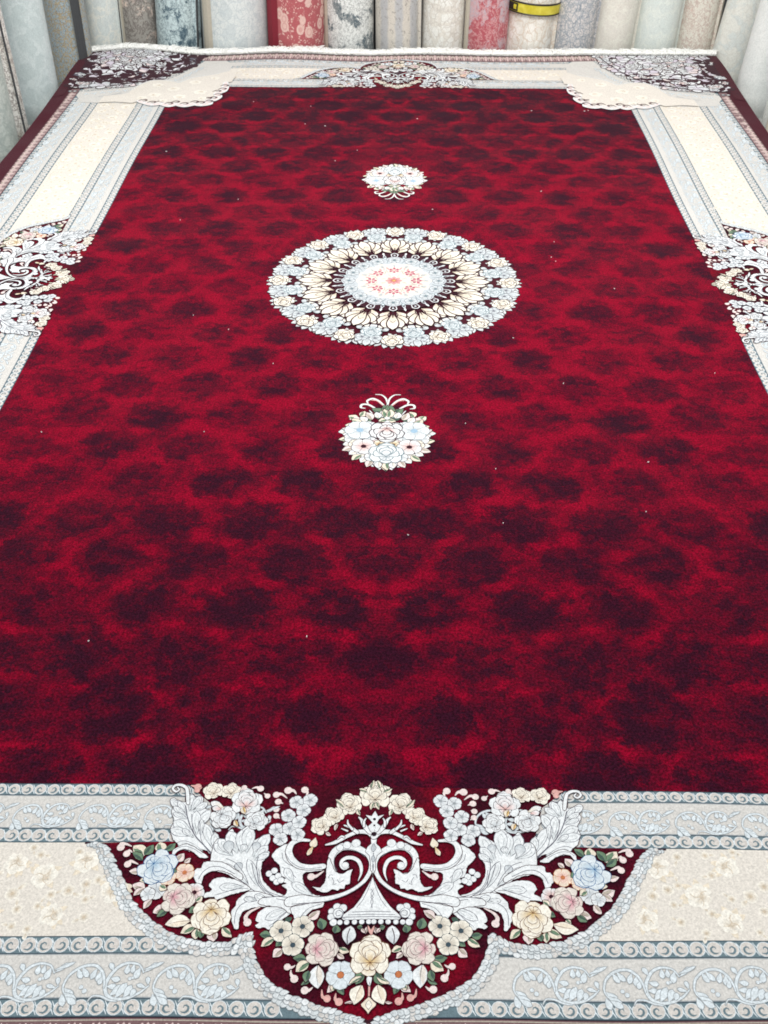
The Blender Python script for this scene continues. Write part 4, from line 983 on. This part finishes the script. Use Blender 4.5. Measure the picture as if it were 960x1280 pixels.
d.ngon([pol(184, i * 6.28319 / 64) for i in range(64)], 'D')
build(d, 'dark_ring', med, st.put(d))
for k in range(32):
    a = k * math.pi / 16 - math.pi / 2
    d = Draw(TM, .2, 2.2)
    if k % 2 == 0:
        d.stroke([pol(160, a - .05), pol(176, a - .06), pol(184, a), pol(176, a + .06), pol(160, a + .05)], [2, 3.2, 3.6, 3.2, 2], 'W')
        d.circle(pol(170, a), 3.5, 'v', '', 0, 8)
    else:
        d.stroke([pol(158, a - .03), pol(172, a), pol(158, a + .03)], [2, 3, 2], 'v')
        d.petal(pol(168, a), pol(190, a), 7, 'W', 'n', '', 0, 1.3, .8, 0, 6)
    build(d, 'ring_curl', med, st.put(d))
d = Draw(TM, .3, 2.6)
d.ngon([pol(155 + 5 * math.cos(16 * i * 6.28319 / 128), i * 6.28319 / 128) for i in range(128)], 'n')
d.ngon([pol(112 + 4 * math.cos(16 * i * 6.28319 / 128), i * 6.28319 / 128) for i in range(128)], 'a')
build(d, 'centre_disc', med, st.put(d))
for k, a in enumerate(N16):
    d = Draw(TM, .2, 2.2)
    d.blossom(pol(136, a), 19, 6, math.degrees(a), 'medgrey')
    d.stroke([pol(118, a + .2), pol(132, a + .16), pol(150, a + .2)], [1.4, 2.2, 1.4], 's'); d.circle(pol(152, a + .196), 4, 'v', 's', 1, 8)
    d.circle(pol(136, a), 5, 's', '', 0, 7)
    build(d, 'ring_blossom', med, st.put(d))
for k in range(8):
    a = k * math.pi / 4 + math.pi / 2
    d = Draw(TM, .2, 1.2)
    cx, cy = pol(68, a)
    for q in range(6):
        an = a + q * 1.0472
        d.petal((cx + 4 * math.cos(an), cy + 4 * math.sin(an)), (cx + 17 * math.cos(an), cy + 17 * math.sin(an)), 9.5, 'r', 'P', '', 0, 1.5, .75, 0, 6)
    d.circle((cx, cy), 3.6, 'c', 'r', 1.0, 8)
    for da in (-.27, .27):
        d.petal(pol(70, a + da * .8), pol(92, a + da), 7, 'p', 'P', '', 0, 1.2, .8, 0, 5)
        d.stroke([pol(50, a + da * .6), pol(62, a + da * 1.3), pol(74, a + da * 1.25)], [1.5, 2.4, 1.5], 'i')
    d.stroke([pol(86, a), pol(101, a)], [2.5, 1.2], 'P'); d.petal(pol(90, a), pol(106, a), 8, 'n', 'z', '', 0, 1.2, .8, 0, 5)
    d.petal(pol(88, a + .39), pol(106, a + .39), 10, 'n', 'z', 'j', .8, 1.2, .8, 0, 5); d.circle(pol(82, a + .39), 3.2, 'P', '', 0, 7)
    build(d, 'pink_rosette', med, st.put(d))
d = Draw(TM, .2, 2.2)
for k in range(8):
    a = k * math.pi / 4
    d.petal((0, 0), pol(25, a), 10, 'p', 'r', 'P', .5, 1.4, .7, 0, 6); d.stroke([pol(28, a + .39), pol(42, a + .39)], [2, 1], 'j')
d.circle((0, 0), 5, 'y', 'o', 1.2, 10)
build(d, 'centre_rosette', med, st.put(d))

# ---- corner pieces
CORN = [(62, 515), (130, 508), (215, 482), (321, 444), (410, 378), (470, 290), (515, 180), (545, 91), (556, 30)]
CLOUD_UP = [(330, 575), (339, 530), (357, 470), (399, 410), (455, 400), (500, 415), (528, 432), (545, 405), (575, 365), (625, 335), (687, 300), (735, 262)]
CLOUD_LOW = [(736, 430), (742, 500), (738, 545), (718, 575), (728, 620), (712, 660), (690, 668), (700, 705), (668, 722), (640, 712), (600, 735), (560, 715), (535, 735), (497, 712), (460, 722), (418, 700), (395, 680)]
def corner(sx, sy):
    T = lambda x, y: (sx * (W2 - x / 1000), sy * (L2 - y / 1000))
    st = Stack(0.0012)
    # curved pale bands that turn the corner under the lace triangle
    d = Draw(T, .3)
    off = offset(catmull([(20, 540)] + CORN + [(570, 8)], False, 20), 1)
    big = [(x * 1.20, y * 1.20) for x, y in CORN]
    d.poly([(112, 540), (108, 600), (150, 690), (330, 700), (640, 600), (730, 330), (730, 150), (690, 96), (560, 92), (300, 300)], 'q', '', 0, 30, False)
    cb = build(d, 'corner_band', carpet, st.put(d), fine=.028)
    d = Draw(T, .3)
    d.stroke([(x * 1.045, y * 1.045) for x, y in CORN[1:-1]], [3] * 7, 'z'); d.stroke([(x * 1.085, y * 1.085) for x, y in CORN[1:-1]], [2] * 7, 'z')
    build(d, 'corner_line', cb, st.put(d))
    cc = catmull([(x * 1.065, y * 1.065) for x, y in CORN[:-1]], False, 21)
    d = Draw(T, 0)
    for x, y in cc: d.circle((x, y), 6.5, 'u', 's', 2.5, 9)
    cc = catmull([(x * 1.15, y * 1.15) for x, y in CORN[1:-2]], False, 30)
    for i, (x, y) in enumerate(cc):
        an = i * 1.1
        for q in (0, 2.1, 4.2): d.petal((x, y), (x + 15 * math.cos(an + q), y + 15 * math.sin(an + q)), 9, 'v', 'v', 'z', .8, 1.4, .8, .3, 6)
    build(d, 'corner_scrolls', cb, st.put(d), kind='stuff')
    # lace triangle on burgundy
    d = Draw(T, .3)
    d.poly([(3, 3), (3, 560), (30, 535)] + CORN + [(575, 12), (560, 3)], 'D', '', 0, 20, False)
    tri = build(d, 'corner_spandrel', carpet, st.put(d), fine=.028)
    d = Draw(T, 0)
    d.poly([(1, 2), (1, 640), (50, 600), (46, 520), (44, 40), (60, 2)], 'R', '', 0, 30, False)
    build(d, 'selvedge_corner', tri, st.put(d), fine=.028)
    st.b = [(lo, hi, zt + .0003) for lo, hi, zt in st.b]
    R2 = random.Random(11)
    def inside(x, y):
        if x < 54 or y < 14: return False
        return (x / 556.0) ** 2.3 + (y / 515.0) ** 2.3 < 1.0 and y < 500
    pts = []
    y = 28
    row = 0
    while y < 520:
        x = 60 + (row % 2) * 36
        while x < 560:
            px, py = x + R2.uniform(-8, 8), y + R2.uniform(-7, 7)
            if inside(px, py): pts.append((px, py))
            x += 54 if y < 380 else 44
        y += 48 if y < 350 else 36; row += 1
    R2.shuffle(pts)
    for i, (x, y) in enumerate(pts):
        d = Draw(T, .6, 3.4)
        a = R2.uniform(0, 6.28)
        kind = R2.random()
        edge_ = min(1.0, .62 + .38 * min(x - 46, y) / 70.0, .64 + 2.0 * (1 - (x / 562.0) ** 2.3 - (y / 522.0) ** 2.3))
        n = R2.randint(4, 5)
        for j in range(n):
            b_ = a + (j - n / 2) * 1.2
            L = R2.uniform(44, 62) * edge_
            d.petal((x, y), (x + L * math.cos(b_), y + L * .92 * math.sin(b_)), R2.uniform(34, 46) * edge_, R2.choice('WWWVLw'), 'V', 'D', 1.2, 1.4, .7, R2.uniform(-.4, .4), 7)
        if kind < .45: d.rose((x, y), R2.uniform(32, 40) * edge_, math.degrees(a), R2.choice(['pinkwhite', 'white', 'bluewhite']))
        elif kind < .8:
            d.stroke([(x + 20, y), (x - 14 * math.cos(a), y - 14 * math.sin(a)), (x - 40 * math.cos(a + .6), y - 40 * math.sin(a + .6)), (x - 26 * math.cos(a + 1.3), y - 26 * math.sin(a + 1.3))], [13, 14, 12, 8], 'W', 'D', 1.3)
        build(d, 'spandrel_leaf', tri, st.put(d))
    d = Draw(T, .5)
    d.stroke([(62, 515)] + CORN, [5] * 6, 'D', '', 0, 12); build(d, 'spandrel_line', tri, st.put(d))
    # cream cloud piece that swells into the field
    d = Draw(T, .4)
    d.poly(CLOUD_UP + [(770, 330), (760, 420)] + CLOUD_LOW + [(370, 705), (292, 690), (228, 700), (232, 610), (300, 600)], 'm', '', 0, 12, False)
    cl = build(d, 'cream_cloud', carpet, st.put(d), fine=.028)
    st.b = [(lo, hi, zt + .0003) for lo, hi, zt in st.b]
    d = Draw(T, .5)
    low = [(x * 1.0, y) for x, y in CLOUD_LOW]
    d.stroke(low, [12] + [24] * 8 + [12], 'w', 'W', 4, 9)
    for i, (x, y) in enumerate(low[1:-1]):
        a = R2.uniform(0, 6.28)
        d.stroke([(x - 24, y - 22), (x - 8, y - 40), (x + 10, y - 34), (x + 4, y - 20), (x - 8, y - 22)], [3, 8, 9, 7, 3], 'R', '', 0, 8)
        d.petal((x - 4, y - 14), (x + R2.uniform(-6, 10), y + 10), 15, 'W', 'w', '', 0, 1.5, .7, 0, 6)
    build(d, 'lace_edging', cl, st.put(d))
    d = Draw(T, .4)
    d.stroke(CLOUD_UP[1:-1], [2.4] * 8, 'i', 'W', 2.5, 9); d.stroke([(300, 575), (250, 610), (200, 625)], [2.5, 2.5, 1.5], 'z')
    build(d, 'cloud_line', cl, st.put(d))
    for (x, y, r) in ((440, 470, 26), (520, 520, 30), (600, 430, 28), (640, 560, 30), (560, 620, 28), (450, 600, 28), (680, 370, 22), (400, 640, 22), (660, 640, 20), (500, 670, 20)):
        d = Draw(T, .4); d.rose((x, y), r, R2.uniform(0, 360), 'tonal')
        build(d, 'tonal_rose', cl, st.put(d))
for sx in (-1, 1):
    for sy in ((1,)): corner(sx, sy)

# ---- fringe at both ends: knotted warp ends, a dense row of strands
def fringe(y0, sgn, length, n, lift):
    vs, fs = [], []
    R3 = random.Random(5)
    x = -W2 + .004
    def ribbon(pts, w):
        b0 = len(vs)
        for i, (px, py, pz) in enumerate(pts):
            k = w * (1.0 - .45 * i / (len(pts) - 1))
            vs.extend([(px - k, py, pz), (px, py, pz + k * .9), (px + k, py, pz)])
        for i in range(len(pts) - 1):
            a = b0 + 3 * i
            fs.extend([(a, a + 1, a + 4, a + 3), (a + 1, a + 2, a + 5, a + 4)])
    dx = (2 * W2 - .01) / n
    for i in range(n):
        u = -W2 + .005 + dx * i + R3.uniform(-.002, .002)
        ln = length * R3.uniform(.55, 1.15) * (1 + .22 * math.sin(u * 11) + .2 * math.sin(u * 29 + 1) + .15 * math.sin(u * 61))
        dr = R3.gauss(0, .022)
        a, c, h = warp(u, y0)
        zz = h + (0.0055 if sgn > 0 else -0.004) + R3.uniform(0, .008)
        pts = []
        for j in range(5):
            t = j / 4.0
            pts.append((a + dr * t * t + R3.uniform(-.0012, .0012), c + sgn * (ln * t - .010), zz + lift * math.sin(t * 2.2) + (0 if j else -.002)))
        ribbon(pts, R3.uniform(.0020, .0036))
    return vs, fs
M_FRINGE = plain_mat('white_cotton_fringe', lin((246, 246, 242)), 0.85, 0.04, 120.0)
vs, fs = fringe(L2, 1, 0.048, 3200, 0.008)
mesh_obj('fringe', vs, fs, M_FRINGE, carpet, kind='stuff')
# woven end tape under the fringe
vs, fs = [], []
for i in range(121):
    u = -W2 + .003 + (2 * W2 - .006) * i / 120
    a, c, h = warp(u, L2)
    for dy, dz in ((-.004, .0012), (.010, .0045), (.022, .002), (.022, -.008)): vs.append((a, c + dy, h + dz))
for i in range(120):
    for j in range(3):
        k = i * 4 + j; fs.append((k, k + 4, k + 5, k + 1))
mesh_obj('end_tape', vs, fs, M_FRINGE, carpet)
vs, fs = fringe(NEAR_END, -1, 0.06, 1300, 0.004)
mesh_obj('fringe', vs, fs, M_FRINGE, carpet, kind='stuff')

# ---- scattered white lint on the pile
vs, fs = [], []
R4 = random.Random(23)
for i in range(42):
    x, y = R4.uniform(-.92, .92), R4.uniform(-1.75, 1.7)
    l = R4.uniform(.0010, .0022) * (1.5 if y > 0.3 else 1); a = R4.uniform(0, 3.14)
    X, Y, z = warp(x, y)
    b0 = len(vs); w = .0006
    for t in (-1, 1):
        for s in (-1, 1):
            for h in (.0008, .0028):
                vs.append((X + t * l * math.cos(a) - s * w * math.sin(a), Y + t * l * math.sin(a) + s * w * math.cos(a), z + h))
    for q in ((0, 2, 6, 4), (1, 5, 7, 3), (0, 1, 3, 2), (4, 6, 7, 5), (0, 4, 5, 1), (2, 3, 7, 6)): fs.append(tuple(b0 + t for t in q))
mesh_obj('lint', vs, fs, M_FRINGE, None, kind='stuff', label='tiny white lint specks scattered over the crimson carpet field', category='lint')

# ================================================================== setting
FLOOR = -0.16
M_FLOOR = plain_mat('grey_floor_tile', lin((176, 176, 172)), 0.5, 0.08, 3.0)
mesh_obj('floor', [(-6, -6, FLOOR), (6, -6, FLOOR), (6, 5, FLOOR), (-6, 5, FLOOR)], [(0, 1, 2, 3)], M_FLOOR, kind='structure')
M_WALL = plain_mat('gap_shade_wall', lin((96, 98, 100)), 0.85, 0.05, 2.0)  # wall colour darkened to stand in for shade in gaps between rolls
mesh_obj('wall', [(-6, 2.95, FLOOR), (6, 2.95, FLOOR), (6, 2.95, 3.2), (-6, 2.95, 3.2), (-6, 3.1, FLOOR), (6, 3.1, FLOOR), (6, 3.1, 3.2), (-6, 3.1, 3.2)],
         [(0, 1, 2, 3), (7, 6, 5, 4), (3, 2, 6, 7), (0, 4, 5, 1), (0, 3, 7, 4), (1, 5, 6, 2)], M_WALL, kind='structure')
def boxv(x0, x1, y0, y1, z0, z1):
    return ([(x0, y0, z0), (x1, y0, z0), (x1, y1, z0), (x0, y1, z0), (x0, y0, z1), (x1, y0, z1), (x1, y1, z1), (x0, y1, z1)],
            [(3, 2, 1, 0), (4, 5, 6, 7), (0, 1, 5, 4), (1, 2, 6, 5), (2, 3, 7, 6), (3, 0, 4, 7)])
vs, fs = boxv(-1.46, 1.46, -2.17, 2.25, FLOOR, -THICK - .0003)
mesh_obj('platform', vs, fs, M_FLOOR, kind='structure')

# ================================================================== rolled carpets
def roll_mat(name, ground, motif, accent, style, scale=1.0, thr=0.5):
    m, nt, bs = new_mat(name)
    b = NB(nt)
    tc = b.n('ShaderNodeTexCoord')
    mp = b.n('ShaderNodeMapping'); b.lk(tc.outputs['Object'], mp.inputs[0]); mp.inputs['Scale'].default_value = (1, 1, .8)
    v = mp.outputs[0]
    wv = b.noise(v, 14 * scale, 3, .6, 0, 1)
    sv = b.n('ShaderNodeVectorMath', operation='SUBTRACT'); b.lk(wv, sv.inputs[0]); sv.inputs[1].default_value = (.5, .5, .5)
    sc_ = b.n('ShaderNodeVectorMath', operation='SCALE'); b.lk(sv.outputs[0], sc_.inputs[0]); sc_.inputs['Scale'].default_value = .07 / scale
    av = b.n('ShaderNodeVectorMath', operation='ADD'); b.lk(v, av.inputs[0]); b.lk(sc_.outputs[0], av.inputs[1])
    wv = av.outputs[0]
    if style == 'damask':            # leafy tone on tone
        f1 = b.voro(wv, 26 * scale, 'DISTANCE_TO_EDGE')
        f2 = b.noise(wv, 30 * scale, 4, .7)
        f = b.ss(b.math('ADD', b.math('MULTIPLY', f1, 2.2), b.math('MULTIPLY', f2, .6)), thr - .06, thr + .06)
        line = b.ss(b.voro(wv, 60 * scale, 'DISTANCE_TO_EDGE'), .02, .08, .75, 0)
    elif style == 'floral':          # round flowers among scrolls
        f1 = b.voro(v, 13 * scale, 'F1', 'Distance', .8)
        petals = b.voro(wv, 58 * scale, 'DISTANCE_TO_EDGE')
        f = b.math('MAXIMUM', b.ss(f1, .40, .34), b.math('MULTIPLY', b.ss(petals, .12, .2), b.ss(b.noise(wv, 34 * scale, 3, .6), .5, .56)))
        line = b.ss(b.math('ABSOLUTE', b.math('SUBTRACT', f1, .2)), .06, .02, .0, .6)
    elif style == 'bold':            # large irregular foliage masses
        n1 = b.noise(wv, 6.5 * scale, 6, .72)
        f = b.ss(n1, thr - .03, thr + .03)
        line = b.ss(b.math('ABSOLUTE', b.math('SUBTRACT', b.noise(wv, 30 * scale, 4, .7), .5)), .05, .01, 0, .8)
    elif style == 'stripe':
        sx = b.n('ShaderNodeSeparateXYZ'); b.lk(tc.outputs['Object'], sx.inputs[0])
        w = b.math('SINE', b.math('ADD', b.math('MULTIPLY', sx.outputs[0], 90 * scale), b.math('MULTIPLY', b.noise(wv, 20, 3, .6), 1.8)))
        f = b.ss(w, -.5, .6)
        line = b.ss(b.noise(wv, 70, 4, .7), .55, .65, 0, .7)
    else:                             # plain, faint mottling
        f = b.ss(b.math('ADD', b.noise(wv, 22 * scale, 6, .72), b.math('MULTIPLY', b.ss(b.voro(wv, 18 * scale, 'DISTANCE_TO_EDGE'), .03, .12), .14)), .48, .66)
        line = b.ss(b.voro(wv, 40 * scale, 'DISTANCE_TO_EDGE'), .02, .09, .25, 0)
    c = b.mix(f, ground, motif)
    c = b.mix(line, c, accent)
    pile(b, bs, c, tc.outputs['Object'], .12, .5)
    return m

def frame(slope, tilt):
    zx = Vector((slope, tilt, 1.0)).normalized()
    xx = Vector((1, 0, -slope)).normalized(); yy = zx.cross(xx)
    return Matrix((xx, yy, zx)).transposed()

def make_roll(base, slope, r, mat, label, seam=-70, height=2.35, bumps=1.0, edge_mat=None, seed=0, edge_w=0, flatten=0.0):
    """a carpet rolled up and stood on end: spiral outer layer with its free edge showing"""
    R = random.Random(seed)
    bx, by, bz = base
    k = (FLOOR - bz)
    org = Vector((bx + slope * k, by, FLOOR))
    M = frame(slope, 0.0)
    t = link('rolled_carpet', None, None, None, org, label=label, category='rolled carpet', group='rolled carpets standing in a row behind the laid carpet')
    t.rotation_euler = M.to_euler()
    n = 56; nz = 26
    ph = [R.uniform(0, 6.28) for _ in range(5)]
    a0 = math.radians(seam)
    step = min(.016, r * .13)
    def rad(th, z):
        u = (th / (2 * math.pi))
        q = r - step * u
        q *= 1 + bumps * (.018 * math.sin(2 * th + ph[0] + z * .8) + .010 * math.sin(3 * th + ph[1] - z * 1.7) + .006 * math.sin(z * 7 + ph[2] + th))
        return q
    vs, fs = [], []
    rings = n + 1
    for j in range(nz + 1):
        z = height * j / nz
        for i in range(rings):
            th = 2 * math.pi * i / n
            q = rad(th, z); a = a0 + th
            vs.append((q * math.cos(a), q * math.sin(a), z))
    for j in range(nz):
        for i in range(n):
            s = j * rings + i
            fs.append((s, s + 1, s + rings + 1, s + rings))
        s = j * rings
        fs.append((s + n, s, s + rings, s + rings + n))          # the cut edge of the outer layer
    fs.append(tuple(range(rings))[::-1])
    fs.append(tuple(nz * rings + i for i in range(rings)))
    me = bpy.data.meshes.new('roll_body'); me.from_pydata(vs, [], fs); me.update()
    sm = [True] * len(fs); sm[-1] = sm[-2] = False
    for j in range(nz): sm[j * (n + 1) + n] = False
    me.polygons.foreach_set('use_smooth', sm)
    o = _link('roll_body', me, mat, t, (0, 0, 0))
    # spiral of layers on the top end
    vs, fs = [], []
    turns = max(3, int(r / .014)); m = turns * 22
    for i in range(m + 1):
        th = -2 * math.pi * turns * i / m
        q = (r - step - .004) * (1 - i / m) + .012 * (i / m)
        for w, z in ((0, height + .001), (.0035, height + .006), (.009, height + .001)):
            vs.append(((q - w) * math.cos(a0 + th), (q - w) * math.sin(a0 + th), z))
    for i in range(m):
        for w in range(2):
            s = 3 * i + w; fs.append((s, s + 1, s + 4, s + 3))
    me = bpy.data.meshes.new('spiral_end'); me.from_pydata(vs, [], fs); me.update()
    _link('spiral_end', me, M_BACK, t, (0, 0, 0))
    # the turned selvedge along the free edge
    vs, fs = [], []
    w = edge_w or .010
    for j in range(nz + 1):
        z = height * j / nz
        for e, q in enumerate((0.0, .30, .65, 1.0)):
            th = (q * w) / r
            lift = (.0014, .0045, .0045, .0012)[e]
            rr = rad(th, z) + lift
            vs.append((rr * math.cos(a0 + th), rr * math.sin(a0 + th), z))
    for j in range(nz):
        for e in range(3):
            s = 4 * j + e; fs.append((s, s + 1, s + 5, s + 4))
    me = bpy.data.meshes.new('selvedge'); me.from_pydata(vs, [], fs); me.update()
    _link('selvedge', me, edge_mat or M_BACK, t, (0, 0, 0))
    return t, M, org
M_BACK = plain_mat('jute_backing', lin((196, 188, 172)), 0.9, 0.15, 90.0)
M_DKED = plain_mat('dark_selvedge', lin((70, 72, 74)), 0.9, 0.2, 90.0)
M_REDE = plain_mat('wine_selvedge', lin((134, 34, 50)), 0.9, 0.15, 90.0)
c_ = lambda *q: lin(q)
ROLLS = [
 # base on the z=0 plane, slope, radius, material args, label, seam angle, edge material, edge width
 ((-1.614, 1.303, 0), .014, .078, ('sage_grey_pile', c_(165, 174, 169), c_(185, 192, 186), c_(137, 147, 143), 'plain', 1.0), 'sage grey rolled carpet at the front end of the left row', -150, None, 0),
 ((-1.665, 1.60, 0), -.011, .066, ('white_floral_pile', c_(236, 234, 228), c_(214, 209, 200), c_(130, 118, 114), 'bold', 1.4, .56), 'narrow white rolled carpet with dark floral rim, left of the pale blue one', -30, M_DKED, .012),
 ((-1.604, 1.855, 0), .007, .092, ('pale_blue_pile', c_(207, 217, 217), c_(195, 207, 207), c_(179, 193, 195), 'plain', .8), 'plain pale blue rolled carpet left of the tan and blue one', -160, None, 0),
 ((-1.553, 2.250, 0), .017, .102, ('tan_blue_pile', c_(181, 167, 139), c_(165, 179, 185), c_(114, 116, 114), 'damask', 2.2, .50), 'tan and slate blue damask rolled carpet behind the far left carpet corner', -55, M_DKED, .05),
 ((-1.435, 2.46, -.024), .052, .092, ('ivory_pile', c_(228, 229, 221), c_(212, 219, 216), c_(192, 200, 199), 'plain', 1.0), 'ivory rolled carpet with faint grey mottling beside the tan one', -25, M_DKED, .006),
 ((-1.271, 2.50, -.034), .047, .093, ('taupe_peach_pile', c_(165, 161, 154), c_(228, 209, 195), c_(116, 107, 103), 'bold', 1.0, .53), 'taupe rolled carpet with peach foliage next to the navy one', -150, None, .03),
 ((-1.080, 2.46, -.029), .079, .112, ('navy_foliage_pile', c_(76, 97, 109), c_(200, 216, 217), c_(122, 141, 149), 'bold', 1.5, .45), 'navy rolled carpet with light blue foliage', -28, M_DKED, .02),
 ((-.807, 2.52, -.052), .044, .176, ('pale_white_pile', c_(221, 226, 224), c_(209, 216, 216), c_(195, 204, 206), 'damask', .7, .6), 'widest roll, pale white damask, left of the red floral roll', -140, None, .06),
 ((-.500, 2.48, -.047), .023, .140, ('red_floral_pile', c_(180, 98, 102), c_(224, 188, 178), c_(206, 144, 140), 'floral', 1.35), 'red rolled carpet with pink flowers and a wine red edge', -165, M_REDE, .10),
 ((-.241, 2.50, -.051), .006, .124, ('black_white_pile', c_(99, 112, 118), c_(231, 233, 229), c_(165, 167, 165), 'bold', 1.7, .46), 'white rolled carpet with charcoal flower pattern right of the red floral roll', -170, None, .05),
 ((-.007, 2.47, -.042), -.008, .116, ('greige_stripe_pile', c_(212, 206, 195), c_(188, 188, 188), c_(137, 130, 124), 'stripe', 1.0), 'greige rolled carpet with grey length stripes', -12, M_DKED, .012),
 ((.214, 2.50, -.049), .012, .116, ('cream_pile', c_(228, 224, 214), c_(239, 238, 231), c_(206, 200, 190), 'damask', .7, .55), 'cream rolled carpet between the striped one and the mauve and red one', -15, None, .01),
 ((.420, 2.46, -.037), .017, .108, ('mauve_red_pile', c_(183, 95, 103), c_(197, 178, 185), c_(214, 165, 165), 'bold', 1.1, .50), 'mauve and dull red rolled carpet left of the roll with yellow tape', -175, None, .05),
 ((.630, 2.48, -.056), .031, .127, ('taped_cream_pile', c_(231, 226, 216), c_(243, 239, 231), c_(214, 197, 179), 'damask', .55, .6), 'cream rolled carpet held shut with yellow tape', -22, None, .05),
 ((.845, 2.47, -.052), .033, .107, ('blue_grey_pile', c_(178, 181, 186), c_(214, 209, 207), c_(116, 130, 141), 'damask', 1.5, .5), 'blue grey damask rolled carpet right of the yellow taped roll', -12, M_DKED, .008),
 ((1.037, 2.47, -.059), .048, .103, ('warm_white_pile', c_(231, 228, 217), c_(224, 219, 209), c_(214, 206, 193), 'plain', 1.0), 'warm white rolled carpet right of the blue grey damask one', -10, M_DKED, .006),
 ((1.239, 2.47, -.05), .028, .109, ('cool_white_pile', c_(226, 231, 224), c_(217, 224, 219), c_(207, 214, 209), 'plain', .9), 'plain cool white rolled carpet beside the beige one with pink flowers', -10, M_DKED, .006),
 ((1.430, 2.46, -.039), .024, .095, ('beige_pink_pile', c_(226, 221, 209), c_(211, 185, 174), c_(197, 174, 163), 'bold', 1.2, .60), 'beige rolled carpet with dusty pink flowers near the far right corner', -30, None, .03),
 ((1.590, 2.364, 0), .117, .094, ('grey_white_pile', c_(216, 221, 217), c_(229, 229, 221), c_(200, 195, 185), 'plain', .7), 'grey white rolled carpet leaning at the far right carpet corner', -20, M_DKED, .012),
 ((1.632, 2.004, 0), .073, .096, ('snow_pile', c_(234, 236, 233), c_(228, 231, 228), c_(214, 219, 216), 'plain', .8), 'snow white rolled carpet in the right row in front of the leaning one', -20, None, .02),
 ((1.640, 1.60, 0), .03, .096, ('off_white_pile', c_(229, 231, 226), c_(219, 221, 216), c_(183, 185, 181), 'plain', 1.2), 'off white rolled carpet, front end of the right row', -150, None, .02),
]
for i, (base, sl, r, ma, label, seam, em, ew) in enumerate(ROLLS):
    t, M, org = make_roll(base, sl, r, roll_mat(*ma), label, seam, 2.3 + .05 * (i % 3), .9, em, i, ew)
    if 'held shut' in label:
        def band(name, z0, z1, a0, a1, rr, mat):
            vs, fs = [], []
            n = 40
            for k in range(n + 1):
                a = math.radians(a0 + (a1 - a0) * k / n)
                zt = .012 * math.cos(a)
                for q, z in ((rr, z0), (rr + .0015, (z0 + z1) / 2), (rr, z1)): vs.append((q * math.cos(a), q * math.sin(a), z - zt * .5))
            for k in range(n):
                for w in range(2):
                    s = 3 * k + w; fs.append((s, s + 3, s + 4, s + 1))
            me = bpy.data.meshes.new(name); me.from_pydata(vs, [], fs); me.update()
            return _link(name, me, mat, t, (0, 0, 0))
        M_TAPE, nt_, bs_ = new_mat('yellow_tape_film'); bs_.inputs['Base Color'].default_value = lin((214, 200, 52)) + (1,); bs_.inputs['Roughness'].default_value = .3
        b = NB(nt_); tc = b.n('ShaderNodeTexCoord'); nz = b.noise(tc.outputs['Object'], 30, 4, .6)
        b.lk(b.ramp(nz, [(.3, lin((196, 180, 30))), (.7, lin((226, 214, 84)))]), bs_.inputs['Base Color'])
        M_BLK = plain_mat('black_tape_print', lin((36, 30, 24)), .4, .2, 60)
        zc = .185 - FLOOR
        tp = band('tape', zc - .022, zc + .022, 0, 360, r + .004, M_TAPE)
        band('tape_edge', zc + .019, zc + .027, 0, 360, r + .0062, M_BLK); band('tape_edge', zc - .026, zc - .020, 0, 360, r + .0062, M_BLK)
        band('tape_print', zc - .018, zc + .017, 188, 232, r + .0062, M_BLK)
        band('tape_print', zc - .010, zc + .010, 222, 229, r + .0078, M_TAPE)
